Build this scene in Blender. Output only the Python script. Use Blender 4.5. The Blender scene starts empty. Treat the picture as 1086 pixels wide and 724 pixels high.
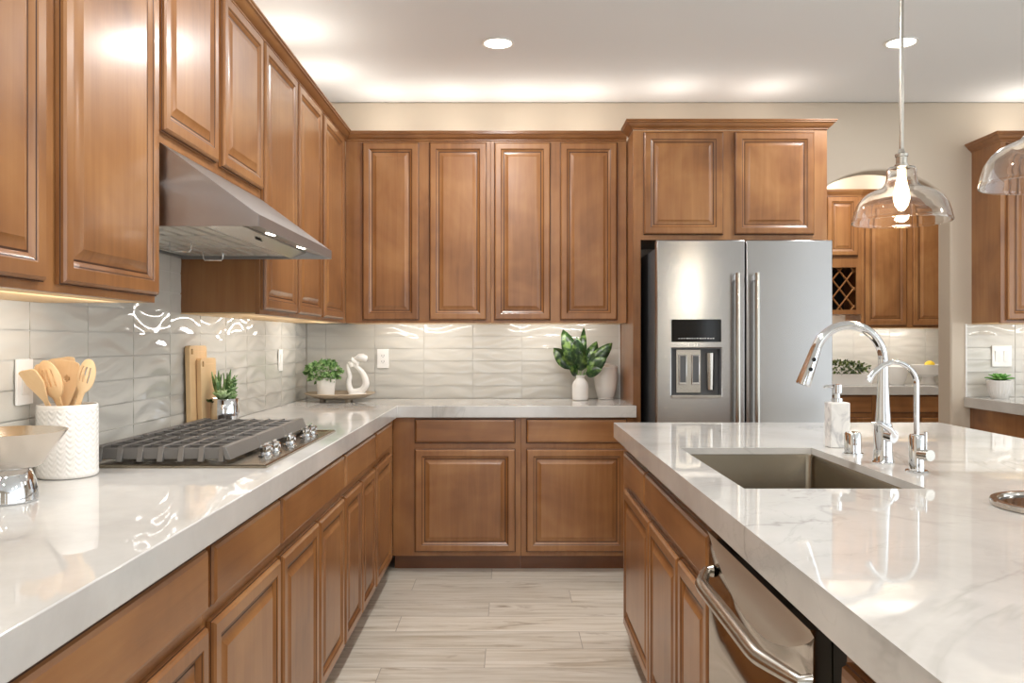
import bpy, math, random
from mathutils import Vector, Matrix
random.seed(7)
PI = math.pi
SC = bpy.context.scene
COL = SC.collection

# ------------------------------------------------------------------ camera
cam_d = bpy.data.cameras.new('camera')
cam = bpy.data.objects.new('camera', cam_d); COL.objects.link(cam)
EYE = 1.269
cam.location = (0, 0, EYE); cam.rotation_euler = (PI/2, 0, 0)
cam_d.sensor_width = 36; cam_d.lens = 890/1086*36
cam_d.shift_x = 2/1086; cam_d.shift_y = -1.0/1086
cam_d.clip_start = .05
SC.camera = cam
# ------------------------------------------------------------------ world, exposure
SC.view_settings.view_transform = 'Standard'; SC.view_settings.look = 'None'
SC.view_settings.gamma = 1; SC.view_settings.use_curve_mapping = False
SC.view_settings.exposure = 0.05
W = bpy.data.worlds.new('world'); SC.world = W; W.use_nodes = True
W.node_tree.nodes['Background'].inputs[0].default_value = (.88, .95, 1, 1)
W.node_tree.nodes['Background'].inputs[1].default_value = 2.5
# ------------------------------------------------------------------ dimensions
XL = -1.26; YB = 5.174; ZC = 2.74; YP = 7.05; TOP = .914

def light(name, kind, loc, power, color=(1, 1, 1), size=.1, sy=None, rot=(0, 0, 0), spread=None, spot=None):
    d = bpy.data.lights.new(name, kind); d.energy = power; d.color = color
    if kind == 'AREA':
        d.shape = 'RECTANGLE' if sy else 'DISK'; d.size = size
        if sy: d.size_y = sy
        if spread: d.spread = spread
    else:
        d.shadow_soft_size = size
        if kind == 'SPOT' and spot: d.spot_size = spot; d.spot_blend = .6
    o = bpy.data.objects.new(name, d); COL.objects.link(o); o.location = loc; o.rotation_euler = rot
    return o
WARM = (1, .92, .80); SOFT = (1, .985, .965); STRIP = (1, .96, .91)
# the recessed cans in view, plus unseen lamps added to brighten the room
for (x, y) in [(-.06, 4.15), (1.93, 4.14), (-.06, 2.3), (3.6, 2.3), (-.06, .4), (4.4, .3), (.6, -1.6), (4.6, -1.6)]:
    light('downlight_and_fill', 'AREA', (x, y, ZC-.012), 22 if (x < 0 and y < 3) else 14, SOFT, .11)
# LED uplights lying on top of the wall cabinets
for y in (2.1, 2.72, 3.34, 3.96, 4.58):
    light('cabinet_uplight', 'AREA', (XL+.22, y, 2.45), 1.15, WARM, .09, None, (PI, 0, 0))
for x in (-.75, -.34, .07, .45):
    light('cabinet_uplight', 'AREA', (x, YB-.2, 2.45), .8, WARM, .12, None, (PI, 0, 0))
for x in (.95, 1.5):
    light('cabinet_uplight', 'AREA', (x, YB-.3, 2.455), .8, WARM, .12, None, (PI, 0, 0))
for x in (3.05, 3.5):
    light('cabinet_uplight', 'AREA', (x, YB-.18, 2.455), .9, WARM, .12, None, (PI, 0, 0))
for x in (2.65, 3.2):
    light('cabinet_uplight', 'AREA', (x, YP-.17, 2.47), 2.0, (1, .93, .8), .2, None, (PI, 0, 0))
# LED strips under the wall cabinets, angled towards the tiles
TA = math.radians(50)
light('under_cabinet_strip', 'AREA', (XL+.24, 1.75, 1.358), 1.5, STRIP, .022, .9, (0, TA, 0))
light('under_cabinet_strip', 'AREA', (XL+.24, 3.72, 1.358), 1.0, STRIP, .022, .85, (0, TA, 0))
light('under_cabinet_strip', 'AREA', (XL+.24, 4.6, 1.358), 1.0, STRIP, .022, .45, (0, TA, 0))
for xx in (-.52, .27, 3.2, 3.75):
    light('under_cabinet_strip', 'AREA', (xx, YB-.24, 1.358), 1.0 if xx < 1 else .7, STRIP, .55, .022, (TA, 0, 0))
for xx in (2.62, 3.2):
    light('under_cabinet_strip', 'AREA', (xx, YP-.25, 1.358), 1.1, STRIP, .5, .022, (TA, 0, 0))
light('pantry_downlight', 'AREA', (2.7, 6.15, ZC-.012), 18, SOFT, .12)

# ------------------------------------------------------------------ materials
MATS = {}
def srgb(r, g, b):
    f = lambda c: (c/255/12.92 if c/255 <= .04045 else ((c/255+.055)/1.055)**2.4)
    return (f(r), f(g), f(b), 1)
def mat(name, color=(200, 200, 200), rough=.5, metal=0., coat=0., emit=None, estr=0., trans=0., ior=1.45, aniso=0., spec=None):
    m = bpy.data.materials.new(name); m.use_nodes = True
    b = m.node_tree.nodes['Principled BSDF']
    b.inputs['Base Color'].default_value = srgb(*color); b.inputs['Roughness'].default_value = rough
    b.inputs['Metallic'].default_value = metal; b.inputs['Coat Weight'].default_value = coat
    b.inputs['Coat Roughness'].default_value = .21
    b.inputs['Transmission Weight'].default_value = trans; b.inputs['IOR'].default_value = ior
    b.inputs['Anisotropic'].default_value = aniso
    if spec is not None: b.inputs['Specular IOR Level'].default_value = spec
    if emit: b.inputs['Emission Color'].default_value = srgb(*emit); b.inputs['Emission Strength'].default_value = estr
    MATS[name] = m
    return m
def nt(m):
    t = m.node_tree
    def N(kind, **kw):
        n = t.nodes.new(kind)
        for k, v in kw.items():
            if isinstance(k, str) and k.startswith('i_'): n.inputs[k[2:].replace('_', ' ')].default_value = v
            else: setattr(n, k, v)
        return n
    return t, N, t.nodes['Principled BSDF'], t.links.new
def ramp(n, stops):
    r = n.color_ramp
    while len(r.elements) < len(stops): r.elements.new(.5)
    for e, (p, c) in zip(r.elements, stops): e.position = p; e.color = c
    return n
def wood(name, scale, c1, c2, c3, rough=.36, coat=.55, blotch=2.2):
    m = mat(name, rough=rough, coat=coat)
    t, N, b, L = nt(m)
    tc = N('ShaderNodeTexCoord'); oi = N('ShaderNodeObjectInfo')
    add = N('ShaderNodeVectorMath', operation='ADD'); sc = N('ShaderNodeVectorMath', operation='SCALE')
    comb = N('ShaderNodeCombineXYZ')
    for k in range(3): L(oi.outputs['Random'], comb.inputs[k])
    sc.inputs['Scale'].default_value = 13.0
    L(comb.outputs[0], sc.inputs[0]); L(tc.outputs['Object'], add.inputs[0]); L(sc.outputs[0], add.inputs[1])
    mp = N('ShaderNodeMapping'); mp.inputs['Scale'].default_value = scale; L(add.outputs[0], mp.inputs[0])
    g = N('ShaderNodeTexNoise', i_Scale=1.0, i_Detail=6.0, i_Roughness=.6, i_Distortion=.6); L(mp.outputs[0], g.inputs['Vector'])
    bl = N('ShaderNodeTexNoise', i_Scale=blotch, i_Detail=3.0, i_Roughness=.55, i_Distortion=.8); L(add.outputs[0], bl.inputs['Vector'])
    mx = N('ShaderNodeMix', data_type='FLOAT'); mx.inputs[0].default_value = .70
    L(g.outputs[0], mx.inputs[2]); L(bl.outputs[0], mx.inputs[3])
    r = ramp(N('ShaderNodeValToRGB'), [(.3, srgb(*c1)), (.5, srgb(*c2)), (.7, srgb(*c3))])
    L(mx.outputs[0], r.inputs[0]); L(r.outputs[0], b.inputs['Base Color'])
    bp = N('ShaderNodeBump', i_Strength=.04, i_Distance=.002); L(g.outputs[0], bp.inputs['Height']); L(bp.outputs[0], b.inputs['Normal'])
    return m
WA, WB, WC_ = (114, 71, 36), (148, 99, 56), (173, 124, 76)
WV = wood('maple_upright', (28, 28, 1.6), WA, WB, WC_)
WH = wood('maple_level', (1.6, 28, 28), WA, WB, WC_)
GLAZE = mat('dark_glaze', (66, 36, 18), .4)
PALE = wood('pale_birch', (2, 20, 20), (222, 184, 132), (232, 198, 150), (240, 210, 165), .5, 0)
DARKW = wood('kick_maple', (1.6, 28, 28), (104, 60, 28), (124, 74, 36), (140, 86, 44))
BOARDW = wood('board_maple', (30, 30, 1.5), (222, 184, 134), (236, 200, 152), (243, 212, 170), .5, 0)
SPOONW = wood('spoon_beech', (60, 60, 4), (232, 190, 138), (243, 206, 158), (248, 218, 176), .5, 0)
TRAYW = wood('weathered_wood', (3, 30, 30), (150, 132, 110), (180, 162, 140), (200, 186, 165), .6, 0)

def marble():
    m = mat('marble_quartz', (222, 219, 214), .03, spec=.6)
    t, N, b, L = nt(m)
    tc = N('ShaderNodeTexCoord')
    mp = N('ShaderNodeMapping'); mp.inputs['Rotation'].default_value = (.3, .2, .75); L(tc.outputs['Object'], mp.inputs[0])
    w = N('ShaderNodeTexNoise', i_Scale=1.1, i_Detail=5.0, i_Roughness=.6, i_Distortion=.4); L(mp.outputs[0], w.inputs['Vector'])
    def vein(scale, width, seed):
        mm = N('ShaderNodeMapping'); mm.inputs['Location'].default_value = (seed, seed*1.7, seed*.6); mm.inputs['Scale'].default_value = (scale, scale*.42, scale)
        L(mp.outputs[0], mm.inputs[0])
        n = N('ShaderNodeTexNoise', i_Scale=1.0, i_Detail=6.0, i_Roughness=.58, i_Distortion=1.1); L(mm.outputs[0], n.inputs['Vector'])
        s = N('ShaderNodeMath', operation='SUBTRACT'); s.inputs[1].default_value = .5; L(n.outputs[0], s.inputs[0])
        a = N('ShaderNodeMath', operation='ABSOLUTE'); L(s.outputs[0], a.inputs[0])
        r = ramp(N('ShaderNodeValToRGB'), [(0, (1, 1, 1, 1)), (width, (0, 0, 0, 1))]); L(a.outputs[0], r.inputs[0])
        return r
    v1, v2 = vein(1.25, .011, 3.1), vein(2.6, .007, 9.4)
    gate = ramp(N('ShaderNodeValToRGB'), [(.50, (0, 0, 0, 1)), (.66, (1, 1, 1, 1))]); L(w.outputs[0], gate.inputs[0])
    mul = N('ShaderNodeMath', operation='MULTIPLY'); L(v1.outputs[0], mul.inputs[0]); L(gate.outputs[0], mul.inputs[1])
    mul2 = N('ShaderNodeMath', operation='MULTIPLY'); L(v2.outputs[0], mul2.inputs[0]); L(gate.outputs[0], mul2.inputs[1])
    h = N('ShaderNodeMath', operation='MULTIPLY'); h.inputs[1].default_value = .4; L(mul2.outputs[0], h.inputs[0])
    mxx = N('ShaderNodeMath', operation='MAXIMUM'); L(mul.outputs[0], mxx.inputs[0]); L(h.outputs[0], mxx.inputs[1])
    k = N('ShaderNodeMath', operation='MULTIPLY'); k.inputs[1].default_value = .42; L(mxx.outputs[0], k.inputs[0])
    cl = N('ShaderNodeTexNoise', i_Scale=2.0, i_Detail=6.0, i_Roughness=.65); L(mp.outputs[0], cl.inputs['Vector'])
    base = ramp(N('ShaderNodeValToRGB'), [(.3, srgb(192, 189, 185)), (.55, srgb(211, 209, 205)), (.75, srgb(221, 218, 214))]); L(cl.outputs[0], base.inputs[0])
    mix = N('ShaderNodeMix', data_type='RGBA'); L(k.outputs[0], mix.inputs[0]); L(base.outputs[0], mix.inputs[6])
    mix.inputs[7].default_value = srgb(120, 116, 108); L(mix.outputs[2], b.inputs['Base Color'])
    return m
MARBLE = marble()
def steel(name, color, rough, axis='Z', fine=(220, 220, 1.5), strength=.05):
    m = mat(name, color, rough, 1.0, aniso=.8)
    t, N, b, L = nt(m)
    b.inputs["Anisotropic Rotation"].default_value = .25
    tg = N('ShaderNodeTangent', direction_type='RADIAL', axis=axis); L(tg.outputs[0], b.inputs['Tangent'])
    tc = N('ShaderNodeTexCoord'); mp = N('ShaderNodeMapping'); mp.inputs['Scale'].default_value = fine; L(tc.outputs['Object'], mp.inputs[0])
    n = N('ShaderNodeTexNoise', i_Scale=1.0, i_Detail=3.0); L(mp.outputs[0], n.inputs['Vector'])
    bp = N('ShaderNodeBump', i_Strength=strength, i_Distance=.001); L(n.outputs[0], bp.inputs['Height']); L(bp.outputs[0], b.inputs['Normal'])
    return m
STEEL = steel('brushed_steel', (184, 184, 185), .27, 'Z', (1.2, 1.2, 260))
HOODS = steel('hood_steel', (172, 170, 170), .34, 'Y', (200, 2, 200), .03)
PLATES = mat('satin_steel', (214, 204, 192), .5, 1)
DWS = mat('polished_steel', (196, 190, 182), .12, 1)
SINKS = steel('sink_steel', (146, 137, 122), .25, 'Z', (3, 3, 60), .08)
CHROME = mat('chrome', (225, 227, 230), .04, 1)
SATIN = mat('satin_nickel', (188, 184, 176), .25, 1)
PEWTER = mat('hammered_silver', (206, 198, 188), .24, 1)
t_, N_, b_, L_ = nt(PEWTER)
n_ = N_('ShaderNodeTexNoise', i_Scale=60.0, i_Detail=2.0); tc_ = N_('ShaderNodeTexCoord'); L_(tc_.outputs['Object'], n_.inputs['Vector'])
bp_ = N_('ShaderNodeBump', i_Strength=.12, i_Distance=.004); L_(n_.outputs[0], bp_.inputs['Height']); L_(bp_.outputs[0], b_.inputs['Normal'])
BAFFLE = mat('baffle_steel', (214, 212, 206), .42, .55)
IRON = mat('cast_iron', (122, 119, 116), .38, .5)
BLACK = mat('black_gloss', (9, 9, 10), .08)
DARK = mat('black_matte', (14, 13, 13), .6)
GREYP = mat('grey_plastic', (90, 92, 95), .35)
WALLM = mat('painted_wall', (202, 190, 174), .85)
CEILM = mat('painted_ceiling', (238, 241, 245), .9)
WHITE = mat('white_ceramic', (236, 233, 228), .25, coat=.2)
MATTEW = mat('matte_white_ceramic', (232, 230, 226), .55)
PLATE = mat('white_plastic', (244, 243, 240), .3)
GROUT = mat('grout', (196, 193, 186), .85)
TILE = mat('glazed_tile', (205, 202, 194), .06, spec=.6)
TRIMW = mat('white_trim', (240, 240, 238), .3)
FILAM = mat('lit_bulb', (255, 240, 215), .3, emit=(255, 226, 180), estr=28)
LENS = mat('lit_lens', (255, 250, 240), .4, emit=(255, 246, 232), estr=12)
PUCK = mat('lit_hood_lamp', (255, 250, 240), .4, emit=(255, 244, 225), estr=14)
GLASS = mat('clear_glass', (255, 255, 255), .0, trans=1, ior=1.45)
SOIL = mat('soil', (60, 45, 34), .9)
LEMON = mat('lemon_skin', (245, 208, 60), .45)
def leafmat(name, a, b2, c, scale, rough=.4):
    m = mat(name, a, rough)
    t, N, b, L = nt(m)
    tc = N('ShaderNodeTexCoord'); n = N('ShaderNodeTexNoise', i_Scale=scale, i_Detail=3.0); L(tc.outputs['Object'], n.inputs['Vector'])
    r = ramp(N('ShaderNodeValToRGB'), [(.36, srgb(*a)), (.5, srgb(*b2)), (.66, srgb(*c))]); L(n.outputs[0], r.inputs[0]); L(r.outputs[0], b.inputs['Base Color'])
    return m
PEPER = leafmat('peperomia_leaf', (22, 44, 22), (40, 70, 34), (112, 140, 72), 30, .3)
BOXL = leafmat('bushy_leaf', (74, 112, 62), (122, 160, 96), (190, 214, 158), 40)
BOXD = leafmat('boxwood_leaf', (38, 58, 26), (74, 96, 44), (140, 150, 80), 40)
ALOE = leafmat('aloe_leaf', (84, 122, 74), (122, 160, 98), (172, 198, 136), 30)
ROSET = leafmat('rosette_leaf', (140, 176, 118), (178, 206, 148), (212, 228, 182), 20)
ECHEV = leafmat('echeveria_leaf', (70, 128, 60), (104, 164, 78), (140, 190, 104), 16)

def floor_mat():
    m = mat('wood_look_plank_tile', (200, 190, 175), .32, spec=.5)
    t, N, b, L = nt(m)
    tc = N('ShaderNodeTexCoord')
    # planks 203 mm wide along x, each row stepped by a third of a plank
    sx_ = N('ShaderNodeSeparateXYZ'); L(tc.outputs['Object'], sx_.inputs[0])
    def M(op, a, b_=None):
        n = N('ShaderNodeMath', operation=op)
        for k, v in ((0, a), (1, b_)):
            if v is None: continue
            if isinstance(v, (int, float)): n.inputs[k].default_value = v
            else: L(v, n.inputs[k])
        return n.outputs[0]
    yy = M('SUBTRACT', sx_.outputs[1], .016); row = M('FLOOR', M('DIVIDE', yy, .2025))
    xx = M('ADD', M('SUBTRACT', sx_.outputs[0], M('MULTIPLY', row, .4)), .5)
    cb = N('ShaderNodeCombineXYZ'); L(xx, cb.inputs[0]); L(yy, cb.inputs[1])
    br = N('ShaderNodeTexBrick', offset=0.0, i_Scale=1.0, i_Mortar_Size=.0014, i_Mortar_Smooth=.1, i_Bias=0.0, i_Brick_Width=1.2, i_Row_Height=.2025)
    br.inputs['Color1'].default_value = (0, 0, 0, 1); br.inputs['Color2'].default_value = (1, 1, 1, 1); br.inputs['Mortar'].default_value = (.5, .5, .5, 1)
    L(cb.outputs[0], br.inputs['Vector'])
    off = N('ShaderNodeVectorMath', operation='MULTIPLY_ADD'); off.inputs[1].default_value = (17, 9, 5)
    L(br.outputs['Color'], off.inputs[0]); L(tc.outputs['Object'], off.inputs[2])
    def layer(scale, det, dist):
        mp = N('ShaderNodeMapping'); mp.inputs['Scale'].default_value = scale; L(off.outputs[0], mp.inputs[0])
        g = N('ShaderNodeTexNoise', i_Scale=1.0, i_Detail=det, i_Roughness=.6, i_Distortion=dist); L(mp.outputs[0], g.inputs['Vector']); return g
    g = layer((2.2, 30, 1), 7.0, .6); k = layer((2.0, 11, 1), 4.0, 1.6)
    r = ramp(N('ShaderNodeValToRGB'), [(.3, srgb(188, 177, 158)), (.5, srgb(212, 204, 190)), (.7, srgb(226, 220, 209))]); L(g.outputs[0], r.inputs[0])
    km = ramp(N('ShaderNodeValToRGB'), [(.57, (0, 0, 0, 1)), (.72, (1, 1, 1, 1))]); L(k.outputs[0], km.inputs[0])
    kmix = N('ShaderNodeMix', data_type='RGBA'); L(M('MULTIPLY', M('MULTIPLY', km.outputs[0], g.outputs[0]), 1.5), kmix.inputs[0]); L(r.outputs[0], kmix.inputs[6]); kmix.inputs[7].default_value = srgb(138, 118, 90)
    hs = N('ShaderNodeHueSaturation'); L(kmix.outputs[2], hs.inputs['Color'])
    mr = N('ShaderNodeMapRange'); mr.inputs['To Min'].default_value = .92; mr.inputs['To Max'].default_value = 1.08; L(br.outputs['Color'], mr.inputs['Value']); L(mr.outputs[0], hs.inputs['Value'])
    mix = N('ShaderNodeMix', data_type='RGBA'); L(br.outputs['Fac'], mix.inputs[0]); L(hs.outputs[0], mix.inputs[6]); mix.inputs[7].default_value = srgb(150, 142, 130)
    L(mix.outputs[2], b.inputs['Base Color'])
    return m
FLOORM = floor_mat()
def marble_small():
    m = mat('white_marble_block', (230, 229, 227), .3)
    t, N, b, L = nt(m)
    tc = N('ShaderNodeTexCoord'); n = N('ShaderNodeTexNoise', i_Scale=14.0, i_Detail=6.0, i_Distortion=1.5); L(tc.outputs['Object'], n.inputs['Vector'])
    r = ramp(N('ShaderNodeValToRGB'), [(.36, srgb(190, 190, 192)), (.48, srgb(228, 227, 225)), (.7, srgb(240, 239, 237))]); L(n.outputs[0], r.inputs[0]); L(r.outputs[0], b.inputs['Base Color'])
    return m
MBLOCK = marble_small()

# ------------------------------------------------------------------ mesh builder
class MB:
    def __init__(s): s.v = []; s.f = []; s.m = []
    def face(s, idx, m=0): s.f.append(tuple(idx)); s.m.append(m)
    def box(s, x0, x1, y0, y1, z0, z1, m=0):
        n = len(s.v)
        s.v += [(x0, y0, z0), (x1, y0, z0), (x1, y1, z0), (x0, y1, z0), (x0, y0, z1), (x1, y0, z1), (x1, y1, z1), (x0, y1, z1)]
        for q in ((3, 2, 1, 0), (4, 5, 6, 7), (0, 1, 5, 4), (1, 2, 6, 5), (2, 3, 7, 6), (3, 0, 4, 7)): s.face([n+i for i in q], m)
        return s
    def loops(s, L, close_first=False, close_last=True, mats=None, wrap=False):
        n0 = len(s.v); k = len(L[0])
        for lp in L: s.v += [tuple(p) for p in lp]
        for i in range(len(L)-1):
            for j in range(k):
                a, b = n0+i*k+j, n0+i*k+(j+1) % k
                s.face((a, b, b+k, a+k), mats[i] if mats else 0)
        if wrap:
            i = len(L)-1
            for j in range(k):
                a, b = n0+i*k+j, n0+i*k+(j+1) % k
                s.face((a, b, n0+(j+1) % k, n0+j), 0)
        if close_first: s.face([n0+j for j in range(k)][::-1], mats[0] if mats else 0)
        if close_last: s.face([n0+(len(L)-1)*k+j for j in range(k)], mats[-1] if mats else 0)
        return s
    def lathe(s, prof, seg=40, c=(0, 0, 0), cap0=True, cap1=True, fn=None):
        L = []
        for (r, z) in prof:
            ring = []
            for j in range(seg):
                a = 2*PI*j/seg; rr = r + (fn(a, z, r) if fn else 0)
                ring.append((c[0]+rr*math.cos(a), c[1]+rr*math.sin(a), c[2]+z))
            L.append(ring)
        return s.loops(L, cap0, cap1)
    def tube(s, pts, rad, seg=14, caps=True, flat=1.0):
        pts = [Vector(p) for p in pts]
        if not hasattr(rad, '__len__'): rad = [rad]*len(pts)
        keep = [i for i in range(len(pts)) if i == 0 or (pts[i]-pts[i-1]).length > 1e-6]
        pts = [pts[i] for i in keep]; rad = [rad[i] for i in keep]
        up = None; L = []
        for i, p in enumerate(pts):
            t = (pts[min(i+1, len(pts)-1)]-pts[max(i-1, 0)]).normalized()
            if up is None:
                up = Vector((0, 0, 1)) if abs(t.z) < .9 else Vector((0, 1, 0))
            sd = t.cross(up).normalized(); up = sd.cross(t).normalized()
            L.append([tuple(p+sd*(rad[i]*math.cos(2*PI*j/seg))+up*(rad[i]*flat*math.sin(2*PI*j/seg))) for j in range(seg)])
        return s.loops(L, caps, caps)
    def prism(s, poly, axis, a0, a1, m=0):
        """poly: 2-D points in the two other axes (x,z for 'y'; y,z for 'x'; x,y for 'z')"""
        def P(p, a): return {'y': (p[0], a, p[1]), 'x': (a, p[0], p[1]), 'z': (p[0], p[1], a)}[axis]
        k = len(poly); n = len(s.v)
        s.v += [P(p, a0) for p in poly]+[P(p, a1) for p in poly]
        for j in range(k): s.face((n+j, n+(j+1) % k, n+k+(j+1) % k, n+k+j), m)
        s.face([n+j for j in range(k)][::-1], m); s.face([n+k+j for j in range(k)], m)
        return s
    def cells(s, xs, ys, z0, z1, skip=lambda i, j: False, fn=None):
        """flat slab cut into cells; the cells skip() names are left open"""
        nx, ny = len(xs)-1, len(ys)-1; idx = {}
        fn = fn or (lambda x, y, z: (x, y, z))
        on = lambda i, j: 0 <= i < nx and 0 <= j < ny and not skip(i, j)
        def V(i, j, t):
            if (i, j, t) not in idx:
                idx[(i, j, t)] = len(s.v); s.v.append(fn(xs[i], ys[j], z1 if t else z0))
            return idx[(i, j, t)]
        for i in range(nx):
            for j in range(ny):
                if not on(i, j): continue
                s.face((V(i, j, 1), V(i+1, j, 1), V(i+1, j+1, 1), V(i, j+1, 1)))
                s.face((V(i, j+1, 0), V(i+1, j+1, 0), V(i+1, j, 0), V(i, j, 0)))
                if not on(i, j-1): s.face((V(i, j, 0), V(i+1, j, 0), V(i+1, j, 1), V(i, j, 1)))
                if not on(i+1, j): s.face((V(i+1, j, 0), V(i+1, j+1, 0), V(i+1, j+1, 1), V(i+1, j, 1)))
                if not on(i, j+1): s.face((V(i+1, j+1, 0), V(i, j+1, 0), V(i, j+1, 1), V(i+1, j+1, 1)))
                if not on(i-1, j): s.face((V(i, j+1, 0), V(i, j, 0), V(i, j, 1), V(i, j+1, 1)))
        return s
    def build(s, name, mats, parent=None, bevel=0, angle=35, sub=0, fix=True, loc=None, rot=None):
        me = bpy.data.meshes.new(name); me.from_pydata(s.v, [], s.f); me.validate()
        for m in (mats if isinstance(mats, (list, tuple)) else [mats]): me.materials.append(m)
        if any(s.m) and len(s.m) == len(me.polygons):
            me.polygons.foreach_set('material_index', s.m)
        if fix:
            import bmesh
            b = bmesh.new(); b.from_mesh(me); bmesh.ops.recalc_face_normals(b, faces=b.faces); b.to_mesh(me); b.free()
        me.polygons.foreach_set('use_smooth', [True]*len(me.polygons))
        me.set_sharp_from_angle(angle=math.radians(angle))
        o = bpy.data.objects.new(name, me); COL.objects.link(o)
        if parent: o.parent = parent
        if loc: o.location = loc
        if rot: o.rotation_euler = rot
        if bevel:
            mod = o.modifiers.new('bevel', 'BEVEL'); mod.width = bevel; mod.segments = 2; mod.limit_method = 'ANGLE'
        if sub:
            mod = o.modifiers.new('sub', 'SUBSURF'); mod.levels = sub; mod.render_levels = sub
        return o
def thing(name, label, cat, loc=(0, 0, 0), rz=0, group=None, rot=None):
    o = bpy.data.objects.new(name, None); COL.objects.link(o); o.empty_display_size = .05
    o.location = loc; o.rotation_euler = rot or (0, 0, rz); o['label'] = label; o['category'] = cat
    if group: o['group'] = group
    return o
def struct(o): o['kind'] = 'structure'; return o
def arc(c, r, a0, a1, n, plane='xz'):
    out = []
    for i in range(n+1):
        a = a0+(a1-a0)*i/n; u, w = r*math.cos(a), r*math.sin(a)
        out.append((c[0]+u, c[1], c[2]+w) if plane == 'xz' else ((c[0], c[1]+u, c[2]+w) if plane == 'yz' else (c[0]+u, c[1]+w, c[2])))
    return out

# ------------------------------------------------------------------ room shell
YN, XR = -5.0, 6.5
struct(MB().box(XL-.15, XR+.15, YN-.15, YP+.15, -.1, 0).build('floor', FLOORM))
struct(MB().box(XL-.15, XR+.15, YN-.15, YP+.15, ZC, ZC+.12).build('ceiling', CEILM))
struct(MB().box(XL-.15, XL, YN, YP, 0, ZC).build('wall_left', WALLM))
# back wall with the arched opening
mb = MB(); AX0, AX1, ACX, ACZ, AR = 1.839, 2.715, 2.277, 1.737, .581
a1 = math.atan2(math.sqrt(AR**2-(AX1-ACX)**2), AX1-ACX)
ap = [(ACX+AR*math.cos(a1+(PI-2*a1)*i/28), ACZ+AR*math.sin(a1+(PI-2*a1)*i/28)) for i in range(29)]
poly = [(XL, 0), (AX0, 0)] + ap[::-1] + [(AX1, 0), (XR, 0), (XR, ZC), (XL, ZC)]
mb.prism(poly, 'y', YB, YB+.155)
struct(mb.build('wall_back', WALLM, bevel=.012))
struct(MB().box(1.55, XR, YP, YP+.12, 0, ZC).build('wall_pantry_back', WALLM))
struct(MB().box(1.45, 1.55, YB+.155, YP, 0, ZC).build('wall_pantry_left', WALLM))
struct(MB().box(4.2, 4.3, YB+.155, YP, 0, ZC).build('wall_pantry_right', WALLM))
struct(MB().box(XR, XR+.12, 3.2, YB, 0, ZC).build('wall_right', WALLM))
# unseen wall behind the camera, its openings placed for daylight and steel reflections
mb = MB(); xs = [XL, -.7, 1.5, 2.0, 4.6, XR]; 
for x0, x1 in ((XL, -.9), (.9, 3.12), (3.34, 4.6), (6.0, XR)): mb.box(x0, x1, YN, YN+.15, 0, ZC)
for x0, x1 in ((-.9, .9), (3.12, 3.34), (4.6, 6.0)): mb.box(x0, x1, YN, YN+.15, 2.3, ZC)
struct(mb.build('wall_rear', WALLM))

def splash(name, u0, u1, z0, z1, place, joints, seed, rows0=TOP, notch=None):
    """rippled glazed tiles on a wall; place(u, z, d) -> world point, d = distance off the wall"""
    rnd = random.Random(seed); mb = MB(); g = .002; PW = .3015; PH = .0762
    us = [u0]+[joints+PW*k for k in range(-20, 30) if u0+.004 < joints+PW*k < u1-.004]+[u1]
    zs = [rows0+PH*k for k in range(0, 20)]
    for i in range(len(us)-1):
        for zr in zs:
            za, zb = max(zr, z0), min(zr+PH, z1)
            if zb-za < .008: continue
            ua, ub = us[i], us[i+1]
            if notch and notch(.5*(ua+ub), .5*(za+zb)): continue
            ph = [rnd.uniform(0, 6.28) for _ in range(4)]; fl = rnd.choice((-1, 1)); am = rnd.uniform(.7, 1.2)
            nx = max(3, int(18*(ub-ua)/PW)); nz = 7; n0 = len(mb.v)
            for a in range(nx+1):
                for b in range(nz+1):
                    fu, fz = a/nx, b/nz
                    u = ua+g+(ub-ua-2*g)*fu; z = za+g+(zb-za-2*g)*fz
                    su = (u-ua)/PW; sz = (z-zr)/PH
                    d = math.sin(5.6*sz + 2.4*math.sin(3.8*su*fl+ph[0])+ph[1])*.0024+math.sin(3.1*sz+7*su*fl+ph[2])*.0008
                    e = min(1, 5*min(fz, 1-fz))*min(1, 8*min(fu, 1-fu))
                    mb.v.append(place(u, z, .006+d*am*(.35+.65*e)))
            for a in range(nx):
                for b in range(nz):
                    q = n0+a*(nz+1)+b; mb.face((q, q+nz+1, q+nz+2, q+1))
            # tile sides down to the bed
            rim = [n0+a*(nz+1) for a in range(nx+1)]+[n0+nx*(nz+1)+b for b in range(1, nz+1)]+[n0+a*(nz+1)+nz for a in range(nx-1, -1, -1)]+[n0+b for b in range(nz-1, 0, -1)]
            n1 = len(mb.v)
            for r in rim:
                a = (r-n0)//(nz+1); b = (r-n0) % (nz+1)
                mb.v.append(place(ua+g+(ub-ua-2*g)*a/nx, za+g+(zb-za-2*g)*b/nz, .001))
            for q in range(len(rim)):
                w = (q+1) % len(rim); mb.face((rim[q], n1+q, n1+w, rim[w]))
    o = mb.build(name, TILE, fix=False, angle=60); struct(o)
    gb = MB()
    p = [place(u0, z0, 0), place(u1, z0, 0), place(u1, z1, 0), place(u0, z1, 0)]
    q = [place(u0, z0, .0026), place(u1, z0, .0026), place(u1, z1, .0026), place(u0, z1, .0026)]
    gb.loops([p, q], True, True)
    gb.build('grout_bed', GROUT, o)
    return o
splash('backsplash_left', .75, YB-.007, TOP, 1.372, lambda u, z, d: (XL+d, u, z), 2.191, 1)
splash('backsplash_hood', 2.262, 3.2, 1.372, 1.79, lambda u, z, d: (XL+d, u, z), 2.191, 2, rows0=TOP)
splash('backsplash_back', XL+.007, .676, TOP, 1.372, lambda u, z, d: (u, YB-d, z), -1.134, 3)
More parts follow.
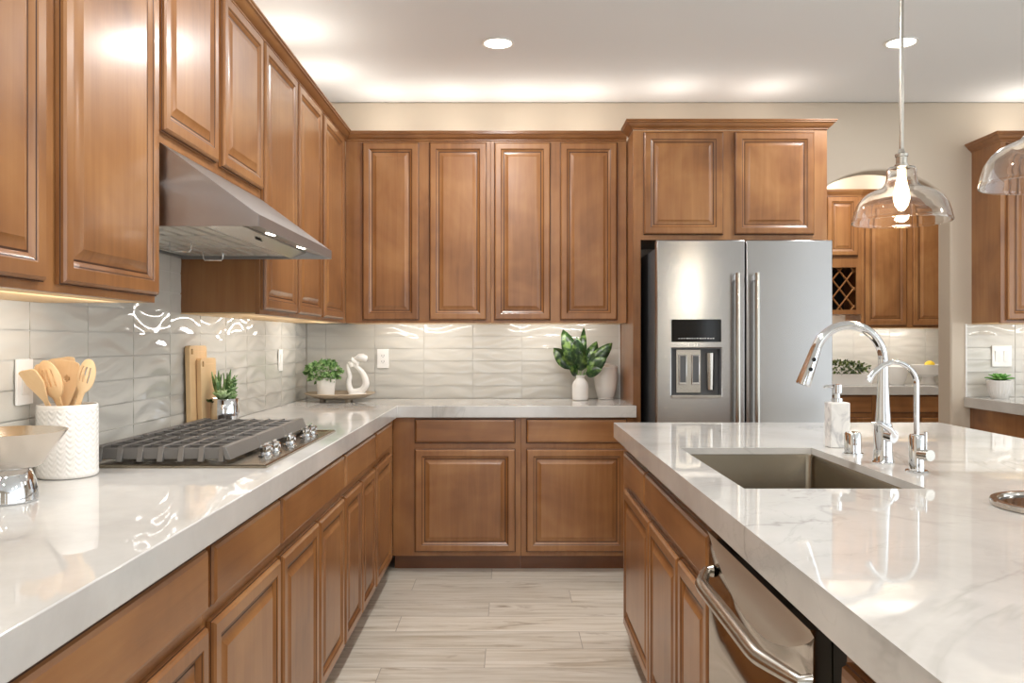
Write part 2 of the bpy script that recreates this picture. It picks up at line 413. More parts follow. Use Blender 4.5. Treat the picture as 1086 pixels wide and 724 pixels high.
splash('backsplash_right', 2.812, 4.2, TOP+.008, 1.366, lambda u, z, d: (u, YB-d, z), 3.11, 4, rows0=TOP+.008)
splash('backsplash_pantry', 1.56, 4.19, TOP, 1.366, lambda u, z, d: (u, YP-d, z), 2.88, 5)
struct(MB().box(2.805, 2.812, YB-.009, YB, TOP+.008, 1.37).build('trim_1', TRIMW))
struct(MB().box(.671, .676, YB-.0135, YB-.0095, TOP, 1.37).build('trim_2', TRIMW))

# ------------------------------------------------------------------ cabinetry
DT = .02
def door_mesh(x0, x1, z0, z1, yb):
    t = DT
    P = [(0, 0), (0, t*.45), (.003, t*.5), (.004, t*.78), (.010, t), (.037, t), (.040, t-.002), (.043, t-.003), (.054, t-.0115), (.0585, t-.0115), (.080, t-.0025), (.082, t-.0015)]
    fm = [0, 1, 0, 0, 0, 0, 1, 0, 1, 0, 0]
    mb = MB()
    L = [[(x0+i, yb-d, z0+i), (x1-i, yb-d, z0+i), (x1-i, yb-d, z1-i), (x0+i, yb-d, z1-i)] for i, d in P]
    return mb.loops(L, True, True, fm+[0])
def drawer_mesh(x0, x1, z0, z1, yb):
    t = DT
    P = [(0, 0), (0, t*.45), (.003, t*.5), (.005, t*.8), (.013, t)]
    fm = [0, 1, 0, 0]
    L = [[(x0+i, yb-d, z0+i), (x1-i, yb-d, z0+i), (x1-i, yb-d, z1-i), (x0+i, yb-d, z1-i)] for i, d in P]
    mb = MB().loops(L, True, True, fm+[0])
    mb.m[-1] = 0; mb.m[-2] = 0
    return mb
def door(parent, x0, x1, z0, z1, yb):
    mb = door_mesh(x0, x1, z0, z1, yb); mb.m[-1] = 0; mb.m[-2] = 0
    return mb.build('door', [WV, GLAZE], parent, angle=25)
def drawer(parent, x0, x1, z0, z1, yb, name='drawer_front'):
    return drawer_mesh(x0, x1, z0, z1, yb).build(name, [WH, GLAZE], parent, angle=25)
CROWN = [(0, 0), (.006, .004), (.006, .010), (.014, .014), (.024, .024), (.030, .034), (.038, .037), (.038, .043), (.043, .046), (.043, .052), (0, .052)]
def crown(parent, path, z):
    """crown moulding swept along a plan path (local); outward = right of travel; mitred joints"""
    mb = MB(); L = []; n = len(path)
    for i, p in enumerate(path):
        p = Vector(p)
        ds = []
        if i > 0: ds.append((p-Vector(path[i-1])).normalized())
        if i < n-1: ds.append((Vector(path[i+1])-p).normalized())
        nm = [Vector((d.y, -d.x)) for d in ds]
        m = nm[0] if len(nm) == 1 else (nm[0]+nm[1])/(1+nm[0].dot(nm[1]))
        L.append([(p.x+m.x*o, p.y+m.y*o, z+h) for o, h in CROWN])
    return mb.loops(L, True, True).build('crown_moulding', WH, parent, angle=25)
def cabinet(name, label, loc, rz, w, depth, z0, z1, fronts, kick=0, frame_fill=(), under=False, group=None, cat='cabinet', x_frame0=None, crown_path=None, hollow=True, fz=None):
    """local frame: x along the run, back at y=0, front at y=-depth, z from the floor"""
    t = thing(name, label, cat, loc, rz, group)
    e = .0006; s = .018; x0, x1 = e, w-e
    mb = MB()
    zb = z0+(.006 if under else 0)
    mb.box(x0, x0+s, -depth+s, 0, zb, z1); mb.box(x1-s, x1, -depth+s, 0, zb, z1)
    mb.box(x0+s, x1-s, -.012, 0, zb, z1); mb.box(x0+s, x1-s, -depth+s, -.012, zb, zb+s)
    if under: mb.box(x0+s, x1-s, -depth+s, -.012, z1-s, z1)
    mb.build('carcass', WV, t)
    # face frame: outer border and rails / stiles between the fronts
    fx0 = x0 if x_frame0 is None else x_frame0
    ff = MB(); ff.box(fx0, x1, -depth, -depth+s, z0, z1)
    ff.build('face_frame', WV, t, bevel=.001)
    for kind, a, b, c, d in fronts:
        if kind == 'door': door(t, a, b, c, d, -depth-.001)
        else: drawer(t, a, b, c, d, -depth-.001)
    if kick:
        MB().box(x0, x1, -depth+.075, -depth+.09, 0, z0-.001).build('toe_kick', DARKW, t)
    if under:
        MB().box(x0+.001, x1-.001, -depth+s+.001, -.001, z0, z0+.005).build('bottom_panel', PALE, t)
    if crown_path: crown(t, crown_path, z1-.006)
    return t
UZ0, UZ1 = 1.37, 2.43; UD = .305; BD = .616; BZ0, BZ1 = .088, .848
DZ0, DZ1 = 1.387, 2.415
# -- wall cabinets, left run (local x = world +Y, front faces +X)
RL = PI/2
def left_upper(y0, y1, label, doors, z0=UZ0, cp=None, xf=None, dz0=None):
    return cabinet('wall_cabinet', label, (XL, y0, 0), RL, y1-y0, UD, z0, UZ1, [('door', a-y0, b-y0, dz0 or DZ0, DZ1) for a, b in doors], under=True, cat='wall cabinet', crown_path=cp)
left_upper(1.236, 2.256, 'two-door brown maple wall cabinet nearest the camera, left of the range hood', [(1.256, 1.70), (1.759, 2.243)], cp=[(0, -UD), (1.02, -UD)])
left_upper(2.256, 3.2, 'short two-door brown maple wall cabinet directly above the steel range hood', [(2.273, 2.70), (2.746, 3.187)], z0=1.806, dz0=1.838, cp=[(0, -UD), (.944, -UD)])
left_upper(3.2, 4.205, 'two-door brown maple wall cabinet just past the range hood on the left wall', [(3.212, 3.698), (3.731, 4.18)], cp=[(0, -UD), (1.005, -UD)])
c = left_upper(4.205, YB-UD+.0, 'narrow one-door brown maple wall cabinet on the left wall at the room corner', [(4.245, 4.727)], cp=[(0, -UD), (YB-UD-4.205, -UD), (YB-UD-4.205, -UD-.0002)] if False else None)
# its crown is mitred into the back run
mb = MB(); L = []
Lc = YB-UD-4.205
for (x, k) in ((0, 0), (Lc, -1)): L.append([(x+k*o, -UD-o, UZ1-.006+h) for o, h in CROWN])
mb.loops(L, True, True).build('crown_moulding', WH, c, angle=25)
# -- wall cabinets, back run
XU0 = XL+UD
def back_upper(x0, x1, label, doors):
    return cabinet('wall_cabinet', label, (x0, YB, 0), 0, x1-x0, UD, UZ0, UZ1, [('door', a-x0, b-x0, DZ0, DZ1) for a, b in doors], under=True, cat='wall cabinet')
c1 = back_upper(XU0+.0005, -.114, 'two-door maple wall cabinet on the back wall, nearest the left corner', [(-.855, -.528), (-.468, -.136)])
c2 = back_upper(-.114, .676, 'two-door maple wall cabinet on the back wall, beside the refrigerator surround', [(-.0925, .234), (.2885, .6206)])
mb = MB(); w1 = -.114-XU0
mb.loops([[(x+k*o, -UD-o, UZ1-.006+h) for o, h in CROWN] for x, k in ((0, 1), (w1, 0))], True, True).build('crown_moulding', WH, c1, angle=25)
mb = MB()
mb.loops([[(x, -UD-o, UZ1-.006+h) for o, h in CROWN] for x in (0, .676+.114-.002)], True, True).build('crown_moulding', WH, c2, angle=25)
# -- refrigerator surround: cabinet over two tall side panels
FX0, FX1, FD = .68, 1.752, .535
fc = thing('refrigerator_surround', 'maple surround with two doors above and tall side panels around the refrigerator', 'cabinet', (FX0, YB, 0))
fw = FX1-FX0
MB().box(0, .02, -FD+.018, 0, 0, UZ1).build('side_panel', WV, fc); MB().box(fw-.02, fw, -FD+.018, 0, 0, UZ1).build('side_panel', WV, fc)
mb = MB(); mb.box(.0205, fw-.0205, -.02, -.002, 1.83, UZ1); mb.box(.0205, fw-.0205, -FD+.018, -.02, 1.83, 1.848); mb.box(.0205, fw-.0205, -FD+.018, -.02, UZ1-.018, UZ1)
mb.build('carcass', WV, fc)
mb = MB(); mb.cells([0, .042, fw-.042, fw], [0, 1.825, UZ1], -FD, -FD+.0178, skip=lambda i, j: i == 1 and j == 0, fn=lambda x, y, z: (x, z, y)); mb.build('face_frame', WV, fc, bevel=.001)
for a, b in ((.736, 1.176), (1.238, 1.677)): door(fc, a-FX0, b-FX0, 1.852, 2.418, -FD-.001)
crown(fc, [(0, -UD-.045), (0, -FD), (fw, -FD), (fw, 0)], UZ1+.002)
# -- base cabinets, left run
def left_base(y0, y1, label, doors, drawers):
    fr = [('door', a-y0, b-y0, .108, .676) for a, b in doors]+[('drawer', a-y0, b-y0, .706, .838) for a, b in drawers]
    return cabinet('base_cabinet', label, (XL, y0, 0), RL, y1-y0, BD, BZ0, BZ1, fr, kick=.09, cat='base cabinet')
left_base(.80, 1.757, 'maple base cabinet with one wide drawer, nearest the camera under the left worktop', [(.82, 1.27), (1.29, 1.745)], [(.82, 1.745)])
left_base(1.757, 2.304, 'narrow maple base cabinet with one door and drawer, below the white utensil crock', [(1.773, 2.290)], [(1.773, 2.290)])
left_base(2.304, 3.18, 'two-door maple base cabinet with wide drawer panel, directly below the gas cooktop', [(2.3125, 2.748), (2.761, 3.168)], [(2.3125, 3.168)])
left_base(3.18, 3.912, 'two-door maple base cabinet just past the cooktop on the left run', [(3.19, 3.54), (3.558, 3.897)], [(3.19, 3.897)])
left_base(3.912, YB-.57, 'narrow one-door maple base cabinet on the left run at the inner corner', [(3.936, 4.44)], [(3.936, 4.44)])
# -- base cabinets, back run
XF = XL+BD; BDB = .569
def back_base(x0, x1, label, doors):
    fr = [('door', a-x0, b-x0, .112, .676) for a, b in doors]+[('drawer', a-x0, b-x0, .708, .840) for a, b in doors]
    return cabinet('base_cabinet', label, (x0, YB, 0), 0, x1-x0, BDB, BZ0, BZ1, fr, kick=.09, cat='base cabinet')
back_base(XF+.0008, .058, 'maple base cabinet on the back wall with one square door, beside the inner corner', [(-.523, .029)])
back_base(.058, .678, 'maple base cabinet on the back wall with one square door, nearest the refrigerator', [(.0876, .640)])
# -- island
RI = -PI/2; IX = .486; IY0 = 3.592
def isl(y1, y0, label, fronts, name='base_cabinet'):
    fr = [(k, y1-a, y1-b, c, d) for k, a, b, c, d in fronts]
    t = thing(name, label, 'base cabinet', (IX+.60, y1, 0), RI)
    w = y1-y0; e = .0006; s = .018; dpt = .60
    mb = MB(); mb.box(e, e+s, -dpt+s, 0, BZ0, BZ1); mb.box(w-e-s, w-e, -dpt+s, 0, BZ0, BZ1); mb.box(e+s, w-e-s, -.012, 0, BZ0, BZ1); mb.box(e+s, w-e-s, -dpt+s, -.012, BZ0, BZ0+s)
    mb.build('carcass', WV, t)
    MB().box(e, w-e, -dpt, -dpt+s, BZ0, BZ1).build('face_frame', WV, t, bevel=.001)
    for k, a, b, c, d in fr:
        (door if k == 'door' else drawer)(t, a, b, c, d, -dpt-.001)
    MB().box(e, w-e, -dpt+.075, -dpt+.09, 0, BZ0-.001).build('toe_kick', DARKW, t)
    return t
isl(IY0, 2.877, 'island cabinet with one door and drawer at the far end facing the aisle', [('door', 3.456, 2.832, .10, .662), ('drawer', 3.456, 2.92, .69, .813)])
isl(2.877, 1.972, 'two-door island cabinet with wide false drawer, below the steel sink', [('door', 2.822, 2.352, .10, .662), ('door', 2.338, 1.985, .10, .662), ('drawer', 2.905, 1.985, .69, .813)])
isl(1.212, .62, 'island cabinet nearest the camera, past the dishwasher and its dark gap', [('door', 1.19, .64, .10, .662), ('drawer', 1.19, .64, .69, .813)])
ip = thing('island_back_panel', 'maple panelled back of the island under the seating side of the worktop', 'panel', (1.09, .62, 0))
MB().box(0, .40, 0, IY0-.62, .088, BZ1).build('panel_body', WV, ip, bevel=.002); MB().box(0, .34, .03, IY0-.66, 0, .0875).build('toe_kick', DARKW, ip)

# ------------------------------------------------------------------ worktops
def counter(name, label, mb, loc=(0, 0, 0)):
    o = mb.build(name, MARBLE, bevel=.0025); o['label'] = label; o['category'] = 'worktop'; return o
CX = -.615; CY = 4.569; CT0 = .8495
mb = MB(); mb.cells([XL+.0005, CX, .6785, .6885], [.70, CY, CY+.055, YB-.0005], CT0, TOP-.0004, skip=lambda i, j: (i > 0 and j == 0) or (i == 2 and j == 2))
counter('worktop', 'L-shaped white veined quartz worktop along the left and back walls', mb)
SX0, SX1, SY0, SY1 = .562, 1.0, 2.013, 2.784
mb = MB()
xs_ = [.449, .469, .4695, SX0, SX1, 1.8395, 1.84, 1.86]; ys_ = [.62, .64, .6405, SY0, SY1, 3.6195, 3.62, 3.64]
inner = lambda x, y: .4692 < x < 1.8398 and .6402 < y < 3.6198
mb.cells(xs_, ys_, CT0, TOP, skip=lambda i, j: i == 3 and j == 3, fn=lambda x, y, z: (x, y, TOP-.022 if z < TOP-.001 and inner(x, y) else z))
counter('worktop', 'large white veined quartz island worktop with a cutout for the sink', mb)
mb = MB(); mb.box(2.797, 4.4, YB-.64, YB-.0005, TOP+.008-.062, TOP+.008)
counter('worktop', 'white quartz worktop at the right edge, under the light switches', mb)
mb = MB(); mb.box(1.56, 4.19, 6.47, YP-.0005, CT0, TOP)
counter('worktop', 'white quartz worktop in the pantry seen through the arch', mb)
# right-hand cabinets
def right_cab(name, label, x0, w, depth, z0, z1, fr, kick, under, cp=None, cat='cabinet'):
    return cabinet(name, label, (x0, YB, 0), 0, w, depth, z0, z1, fr, kick=kick, under=under, crown_path=cp, cat=cat)
right_cab('base_cabinet', 'maple base cabinet at the right edge below the wall switches', 2.835, 1.2, .60, BZ0, BZ1+.008, [('door', .03, .58, .112, .676), ('door', .62, 1.17, .112, .676), ('drawer', .03, .58, .708, .84), ('drawer', .62, 1.17, .708, .84)], .09, False, cat='base cabinet')
right_cab('wall_cabinet', 'maple wall cabinet at the right edge above the wall switches', 2.845, 1.0, UD, 1.37, UZ1, [('door', .03, .48, DZ0, DZ1), ('door', .52, .97, DZ0, DZ1)], 0, True, [(0, 0), (0, -UD), (1.0, -UD)], cat='wall cabinet')
# pantry cabinets
PY = YP
p = cabinet('wall_cabinet', 'two-door maple wall cabinet in the pantry, right of the wine rack', (2.815, PY, 0), 0, .78, .32, UZ0, UZ1, [('door', .023, .362, DZ0, DZ1), ('door', .408, .757, DZ0, DZ1)], under=True, crown_path=[(0, -.32), (.78, -.32)], cat='wall cabinet')
rk = thing('wine_rack_cabinet', 'maple pantry wall cabinet with a diamond lattice wine rack below its door', 'wall cabinet', (2.50, PY, 0))
rw = .3148; rd = .32
mb = MB(); mb.box(0, .018, -rd+.018, 0, 1.48, UZ1); mb.box(rw-.018, rw, -rd+.018, 0, 1.48, UZ1); mb.box(.018, rw-.018, -rd+.018, 0, 1.48, 1.50); mb.box(.018, rw-.018, -rd+.018, 0, 1.86, 1.88); mb.box(.018, rw-.018, -rd+.018, 0, UZ1-.02, UZ1)
mb.build('carcass', WV, rk)
MB().box(.0185, rw-.0185, -.014, -.002, 1.501, 1.859).build('back_board', DARK, rk)
mb = MB(); mb.cells([0, .05, rw-.04, rw], [1.48, 1.515, 1.855, UZ1], -rd, -rd+.0175, skip=lambda i, j: i == 1 and j == 1, fn=lambda x, y, z: (x, z, y)); mb.build('face_frame', WV, rk, bevel=.001)
door(rk, .035, .288, 1.945, 2.42, -rd-.001)
lat = MB(); lx0, lx1, lz0, lz1 = .05, rw-.04, 1.515, 1.855
def clip(a, b):
    # clip segment to the opening
    (xa, za), (xb, zb) = a, b; t0, t1 = 0, 1
    for p_, q_ in ((-(xb-xa), xa-lx0), (xb-xa, lx1-xa), (-(zb-za), za-lz0), (zb-za, lz1-za)):
        if abs(p_) < 1e-9:
            if q_ < 0: return None
        else:
            r_ = q_/p_
            if p_ < 0: t0 = max(t0, r_)
            else: t1 = min(t1, r_)
    if t1-t0 < .02: return None
    return ((xa+(xb-xa)*t0, za+(zb-za)*t0), (xa+(xb-xa)*t1, za+(zb-za)*t1))
for k in range(-6, 9):
    for sgn in (1, -1):
        xo = lx0+k*.1125-.03
        sg = clip((xo, lz0 if sgn > 0 else lz1), (xo+.34*1.0, (lz0 if sgn > 0 else lz1)+sgn*.34*1.28))
        if sg:
            (xa, za), (xb, zb) = sg
            lat.tube([(xa, -rd+.03, za), (xb, -rd+.03, zb)], .007, 4)
lat.build('lattice', WV, rk)
crown(rk, [(0, -rd), (rw, -rd)], UZ1-.006)
for x0, w, lb in ((2.19, .63, 'maple pantry base cabinet below the white trough planter'), (2.82, .70, 'maple pantry base cabinet below the lidded jar and lemon bowl')):
    cabinet('base_cabinet', lb, (x0, PY, 0), 0, w, .545, BZ0, BZ1, [('door', .02, w/2-.01, .112, .676), ('door', w/2+.01, w-.02, .112, .676), ('drawer', .02, w-.02, .708, .84)], kick=.09, cat='base cabinet')

# ------------------------------------------------------------------ range hood (local x = world +X from wall, y = world Y)
HY0, HY1 = 2.264, 3.192; hl = HY1-HY0
hd = thing('range_hood', 'stainless steel under-cabinet range hood above the gas cooktop', 'range hood', (XL, HY0, 1.57))
px = lambda X: X-XL
prof = [(.012, .234), (px(-.945), .234), (px(-.69), .047), (px(-.678), .040), (px(-.678), .008), (px(-.684), .008), (px(-.684), .036), (px(-.695), .040), (px(-.95), .226), (.012, .226)]
mb = MB(); mb.prism(prof, 'y', .0041, hl-.0041)
side = [(.012, .008), (px(-.679), .008), (px(-.679), .0395), (px(-.690), .0465), (px(-.945), .2335), (.012, .2335)]
mb.prism(side, 'y', 0, .004); mb.prism(side, 'y', hl-.004, hl)
mb.box(.012, .02, .004, hl-.004, .012, .226)
mb.build('canopy', HOODS, hd)
MB().prism([(px(-.690), .012), (px(-.690), .016), (px(-.775), .040), (px(-.775), .036)], 'y', .005, hl-.005).build('lamp_panel', HOODS, hd)
MB().prism([(px(-.776), .030), (px(-.776), .042), (px(-.832), .024), (px(-.832), .010)], 'y', .005, hl-.005).build('front_rail', SATIN, hd)
mb = MB(); mb.box(px(-.800), px(-.795), hl*.40, hl*.40+.055, .0, .0); 
e_ = MB(); 
for k in range(9):
    yy = hl*.40+k*.007
    zz = .020
    e_.box(px(-.801), px(-.795), yy, yy+.0045, .0175+.004*((k*7) % 2)*.4, .0200)
e_.build('maker_emblem', DARK, hd)
for yy in (hl*.30, hl*.70):
    o = MB().lathe([(.0, 0), (.013, 0), (.015, .001), (.015, .006), (.0, .006)], 24, (0, 0, 0), False, False).build('hood_lamp', PUCK, hd, loc=(px(-.727), yy, .0185), rot=(0, math.radians(15.7), 0))
fl = (hl-.03)/3
for k in range(3):
    mb = MB(); y0 = .013+k*fl; y1 = y0+fl-.004
    xa, xb = .03, px(-.836)
    n = 7
    mb.box(xa, xa+.012, y0, y1, .018, .034); mb.box(xb-.012, xb, y0, y1, .018, .034)
    mb.box(xa, xb, y0, y0+.01, .018, .034); mb.box(xa, xb, y1-.01, y1, .018, .034)
    for q in range(n):
        xm = xa+.02+(xb-xa-.04)*(q+.5)/n
        mb.prism([(xm-.019, .030), (xm-.016, .020), (xm+.016, .020), (xm+.019, .030), (xm+.017, .030), (xm+.014, .022), (xm-.014, .022), (xm-.017, .030)], 'y', y0+.01, y1-.01)
    b = mb.build('baffle_filter', BAFFLE, hd)
    ym = (y0+y1)/2; xm = xa+.16
    MB().tube([(xm-.035, ym, .02), (xm-.035, ym, -.004), (xm-.03, ym, -.012), (xm+.03, ym, -.012), (xm+.035, ym, -.004), (xm+.035, ym, .02)], .0025, 8).build('handle', CHROME, b)
MB().box(.02, px(-.70), .004, hl-.004, .05, .052).build('filter_cavity', DARK, hd)
for yy in (hl*.30, hl*.70): light('hood_lamp_light', 'SPOT', (-.727, HY0+yy, 1.584), 5, SOFT, .02, spot=2.2)

# ------------------------------------------------------------------ cooktop
KY0, KY1, KX0, KX1 = 2.335, 3.262, -1.212, -.679
ck = thing('gas_cooktop', 'stainless gas cooktop with black grates and five chrome knobs on the left worktop', 'cooktop', ((KX0+KX1)/2, (KY0+KY1)/2, TOP))
hx, hy = (KX1-KX0)/2, (KY1-KY0)/2
mb = MB(); ins = [(0, 0), (0, .006), (.004, .009), (.02, .009), (.024, .006)]
mb.loops([[(-hx+i, -hy+i, d), (hx-i, -hy+i, d), (hx-i, hy-i, d), (-hx+i, hy-i, d)] for i, d in ins], True, True).build('pan', SINKS, ck, angle=20)
bx0, bx1 = -hx+.025, -.785-(KX0+KX1)/2
burn = [(-.17, -.30, .032), (.03, -.30, .042), (-.07, 0, .055), (-.17, .30, .042), (.03, .30, .032)]
for (x, y, r) in burn:
    x = bx0+(bx1-bx0)*(x+.27)/.40
    MB().lathe([(r+.014, 0), (r+.014, .004), (r, .008), (r, .013), (0, .013)], 28, (x, y, .0065), True, False).build('burner', SATIN, ck)
    MB().lathe([(r-.002, .0), (r, .003), (r-.003, .008), (0, .009)], 28, (x, y, .020), True, False).build('burner_cap', DARK, ck)
gl = (2*hy-.05)/3
for k in range(3):
    y0 = -hy+.022+k*(gl+.003); y1 = y0+gl
    mb = MB(); zt, zb = .056, .036
    # aisle-side bar with a sloping face, wall-side bar
    mb.prism([(bx1, .020), (bx1-.016, .020), (bx1-.026, zt), (bx1-.014, zt)], 'y', y0, y1)
    mb.prism([(bx0, .020), (bx0+.012, .020), (bx0+.018, zt), (bx0+.006, zt)], 'y', y0, y1)
    n = 7
    for q in range(n):
        xm = bx0+(bx1-bx0)*(q+.5)/n; h_ = .005
        # long bars with raked ends that come down to the pan
        mb.prism([(y0+.016, zb), (y1-.016, zb), (y1-.014, zt), (y0+.014, zt)], 'x', xm-h_, xm+h_)
        for ya, sg in ((y0, 1), (y1, -1)): mb.prism([(ya, .014), (ya+sg*.012, .014), (ya+sg*.026, zb), (ya+sg*.026, zt), (ya+sg*.014, zt)], 'x', xm-.008, xm+.008)
    # end aprons between the feet
    for ya, yc in ((y0+.012, y0+.018), (y1-.018, y1-.012)):
        mb.box(bx0+.012, bx1-.018, ya, yc, .020, .052)
    for q in range(3):
        yy = y0+gl*(q+1)/4
        mb.box(bx0+.012, bx1-.018, yy-.004, yy+.004, zb, zt-.001)
    mb.build('grate', IRON, ck, bevel=.0015)
for ky in (2.53, 2.615, 2.80, 3.02, 3.105):
    x, y = -.735-(KX0+KX1)/2, ky-(KY0+KY1)/2
    kb = MB().lathe([(.023, 0), (.023, .004), (.017, .007), (.016, .012), (.019, .016), (.020, .030), (.017, .034), (0, .035)], 28, (x, y, .0062), True, False, fn=lambda a, z, r: (.0012*math.cos(10*a) if .014 < z < .032 else 0)).build('knob', CHROME, ck)
    MB().box(x-.003, x+.003, y-.017, y+.017, .0405, .047).build('grip', CHROME, kb, bevel=.001)

# ------------------------------------------------------------------ refrigerator
rf = thing('refrigerator', 'stainless steel double-door refrigerator with ice dispenser in the maple surround', 'refrigerator', (.755, 4.32, 0))
w = .907
MB().box(.012, w-.012, .075, .80, .02, 1.755).build('body', GREYP, rf, bevel=.004)
MB().box(.03, w-.03, .09, .12, 0, .0195).build('base_grille', DARK, rf)
gx = .458
dx0, dx1, dzA, dzB, rzA, rzB = .0765, .332, 1.262, 1.378, .985, 1.230
def fn_door(x, y, z): return (x, z, y)
mb = MB(); mb.cells([0, dx0, dx1, gx-.003], [.70, rzA, rzB, 1.786], .002, .06, skip=lambda i, j: i == 1 and j == 1, fn=fn_door)
ld = mb.build('door', STEEL, rf, bevel=.006)
mb = MB(); mb.box(gx+.003, w, .002, .06, .70, 1.786); rdoor = mb.build('door', STEEL, rf, bevel=.006)
mb = MB(); mb.box(0, w, .002, .06, .06, .69); fdr = mb.build('freezer_drawer', STEEL, rf, bevel=.006)
MB().box(.004, w-.004, .0605, .0745, .055, 1.78).build('door_gasket', DARK, rf)
for xx in (.02, w-.08): MB().box(xx, xx+.06, .066, .16, 1.7555, 1.785).build('hinge_cover', GREYP, rf, bevel=.004)
def bar_handle(door_, x, z0, z1):
    h = MB().tube([(x, -.052, z0), (x, -.052, z1)], .0135, 18).build('handle', SATIN, door_)
    for z in (z0+.02, z1-.02): MB().box(x-.010, x+.010, -.052, .0015, z-.018, z+.018).build('bracket', CHROME, h, bevel=.003)
bar_handle(ld, .405, .76, 1.613); bar_handle(rdoor, .503, .76, 1.613)
h = MB().tube([(.1, -.052, .63), (w-.1, -.052, .63)], .0135, 18).build('handle', SATIN, fdr)
for x in (.12, w-.12): MB().box(x-.018, x+.018, -.052, .0015, .62, .64).build('bracket', CHROME, h, bevel=.003)
cp = MB().box(dx0, dx1, -.002, .0018, dzA, dzB).build('control_panel', BLACK, ld, bevel=.0015)
mb = MB(); rn = random.Random(4)
for k in range(14):
    x = dx0+.035+k*.0135; mb.box(x, x+rn.uniform(.005, .010), -.0026, -.0021, dzA+.016, dzA+.019+rn.uniform(0, .002))
mb.build('button_markings', PLATE, cp)
ds = MB()
ds.box(dx0+.001, dx1-.001, .0455, .0485, rzA, rzB)                     # back
ds.box(dx0+.0005, dx0+.004, .003, .0455, rzA, rzB); ds.box(dx1-.004, dx1-.0005, .003, .0455, rzA, rzB)
ds.box(dx0+.004, dx1-.004, .003, .0455, rzB-.004, rzB-.0005)
dsp = ds.build('dispenser_niche', GREYP, ld)
MB().box(dx0+.028, dx0+.158, .030, .045, rzA+.012, rzB-.006).build('paddle_panel', SATIN, dsp, bevel=.003)
for xx in (dx0+.042, dx0+.108):
    pd = MB().box(xx, xx+.042, .022, .0295, rzA+.055, rzB-.035).build('paddle', CHROME, dsp, bevel=.003)
    MB().box(xx+.006, xx+.036, .0205, .0216, rzA+.068, rzB-.04).build('paddle_pad', GREYP, pd)
MB().lathe([(.0, 0), (.018, 0), (.022, .19), (.0, .19)], 20, (dx0+.205, .028, rzA+.03), False, False).build('spout_column', DWS, dsp)
MB().box(dx0-.001, dx1+.001, -.008, .045, rzA-.012, rzA+.004).build('drip_tray', SATIN, dsp, bevel=.002)

# ------------------------------------------------------------------ dishwasher
dw = thing('dishwasher', 'stainless steel dishwasher with bowed towel-bar handle, built into the island', 'dishwasher', (.466, 1.965, 0), RI)
L_dw = .674
MB().box(.006, L_dw-.006, .048, .56, .10, .82).build('tub', DARK, dw)
MB().box(.02, L_dw-.02, .08, .10, 0, .0995).build('toe_kick', DARK, dw)
MB().box(L_dw+.003, L_dw+.076, .03, .05, .10, .84).build('gap_shade_strip', DARK, dw)  # black strip painting the shade of the open gap beside the door
MB().box(.004, L_dw+.076, .052, .07, .8205, .8485).build('top_gap_shade', DARK, dw)  # black bar standing in for the shade between door and worktop
mb = MB(); NX = 44; zt, zb = .824, .105
zl = []; idx = {}
def dw_col(u):
    """(z, depth) down one column: raked top plate, scooped grip pocket, flat front"""
    e = max(0, math.sin(PI*u)); zc = .812-.095*e**.8; out = [(zb+(.55-zb)*k/6, 0) for k in range(6)]
    k2 = 16; dp = .030*min(1, e*2.2)
    for k in range(k2+1):
        q = k/k2; z = .55+(zc-.55)*q; d = dp*math.sin(PI*min(1, q**1.6*.90))**1.5
        if k == k2: d = .0015
        out.append((z, d))
    for k in range(1, 7): out.append((zc+(zt-zc)*k/6, .0015-.0065*k/6))
    return out
for i in range(NX+1):
    c_ = dw_col(i/NX); zl = c_
    for j, (z, d) in enumerate(c_): idx[i, j] = len(mb.v); mb.v.append((L_dw*i/NX, d, z))
for i in range(NX):
    for j in range(len(zl)-1): mb.face((idx[i, j], idx[i+1, j], idx[i+1, j+1], idx[i, j+1]), 1 if j >= 22 else 0)
# rim and back of the door
per = [idx[i, 0] for i in range(NX+1)]+[idx[NX, j] for j in range(1, len(zl))]+[idx[i, len(zl)-1] for i in range(NX-1, -1, -1)]+[idx[0, j] for j in range(len(zl)-2, 0, -1)]
n1 = len(mb.v)
for q in per: mb.v.append((mb.v[q][0], .0475, mb.v[q][2]))
for q in range(len(per)): mb.face((per[q], n1+q, n1+(q+1) % len(per), per[(q+1) % len(per)]))
mb.face([n1+q for q in range(len(per))])
dd = mb.build('door', [DWS, PLATES], dw, angle=24)
pts = []; rad = []
for i in range(25):
    u = i/24; b = math.sin(PI*u)
    pts.append((.02+(L_dw-.04)*u, -.012-.036*min(1, b*1.9), .735)); rad.append(.011+.005*min(1, b*1.5))
pts = [(.02, .004, .735)]+pts+[(L_dw-.02, .004, .735)]; rad = [.014]+rad+[.014]
MB().tube(pts, rad, 18).build('handle', SATIN, dd)

# ------------------------------------------------------------------ sink
sk = thing('kitchen_sink', 'undermounted rectangular stainless sink set into the island worktop', 'sink', ((SX0+SX1)/2, (SY0+SY1)/2, .64))
sx, sy = (SX1-SX0)/2-.0, (SY1-SY0)/2
def rrect(hx, hy, r, z, n=5):
    out = []
    for cx_, cy_, a0 in ((hx-r, hy-r, 0), (-hx+r, hy-r, PI/2), (-hx+r, -hy+r, PI), (hx-r, -hy+r, 1.5*PI)):
        for k in range(n+1):
            a = a0+PI/2*k/n; out.append((cx_+r*math.cos(a), cy_+r*math.sin(a), z))
    return out
H = TOP-.022-.64-.0005
mb = MB()
mb.loops([rrect(sx+.012, sy+.012, .03, H), rrect(sx+.002, sy+.002, .02, H), rrect(sx-.0, sy-.0, .02, H-.005), rrect(sx-.004, sy-.004, .022, .02), rrect(sx-.018, sy-.018, .02, .004), rrect(.05, .05, .045, .0)], False, True)
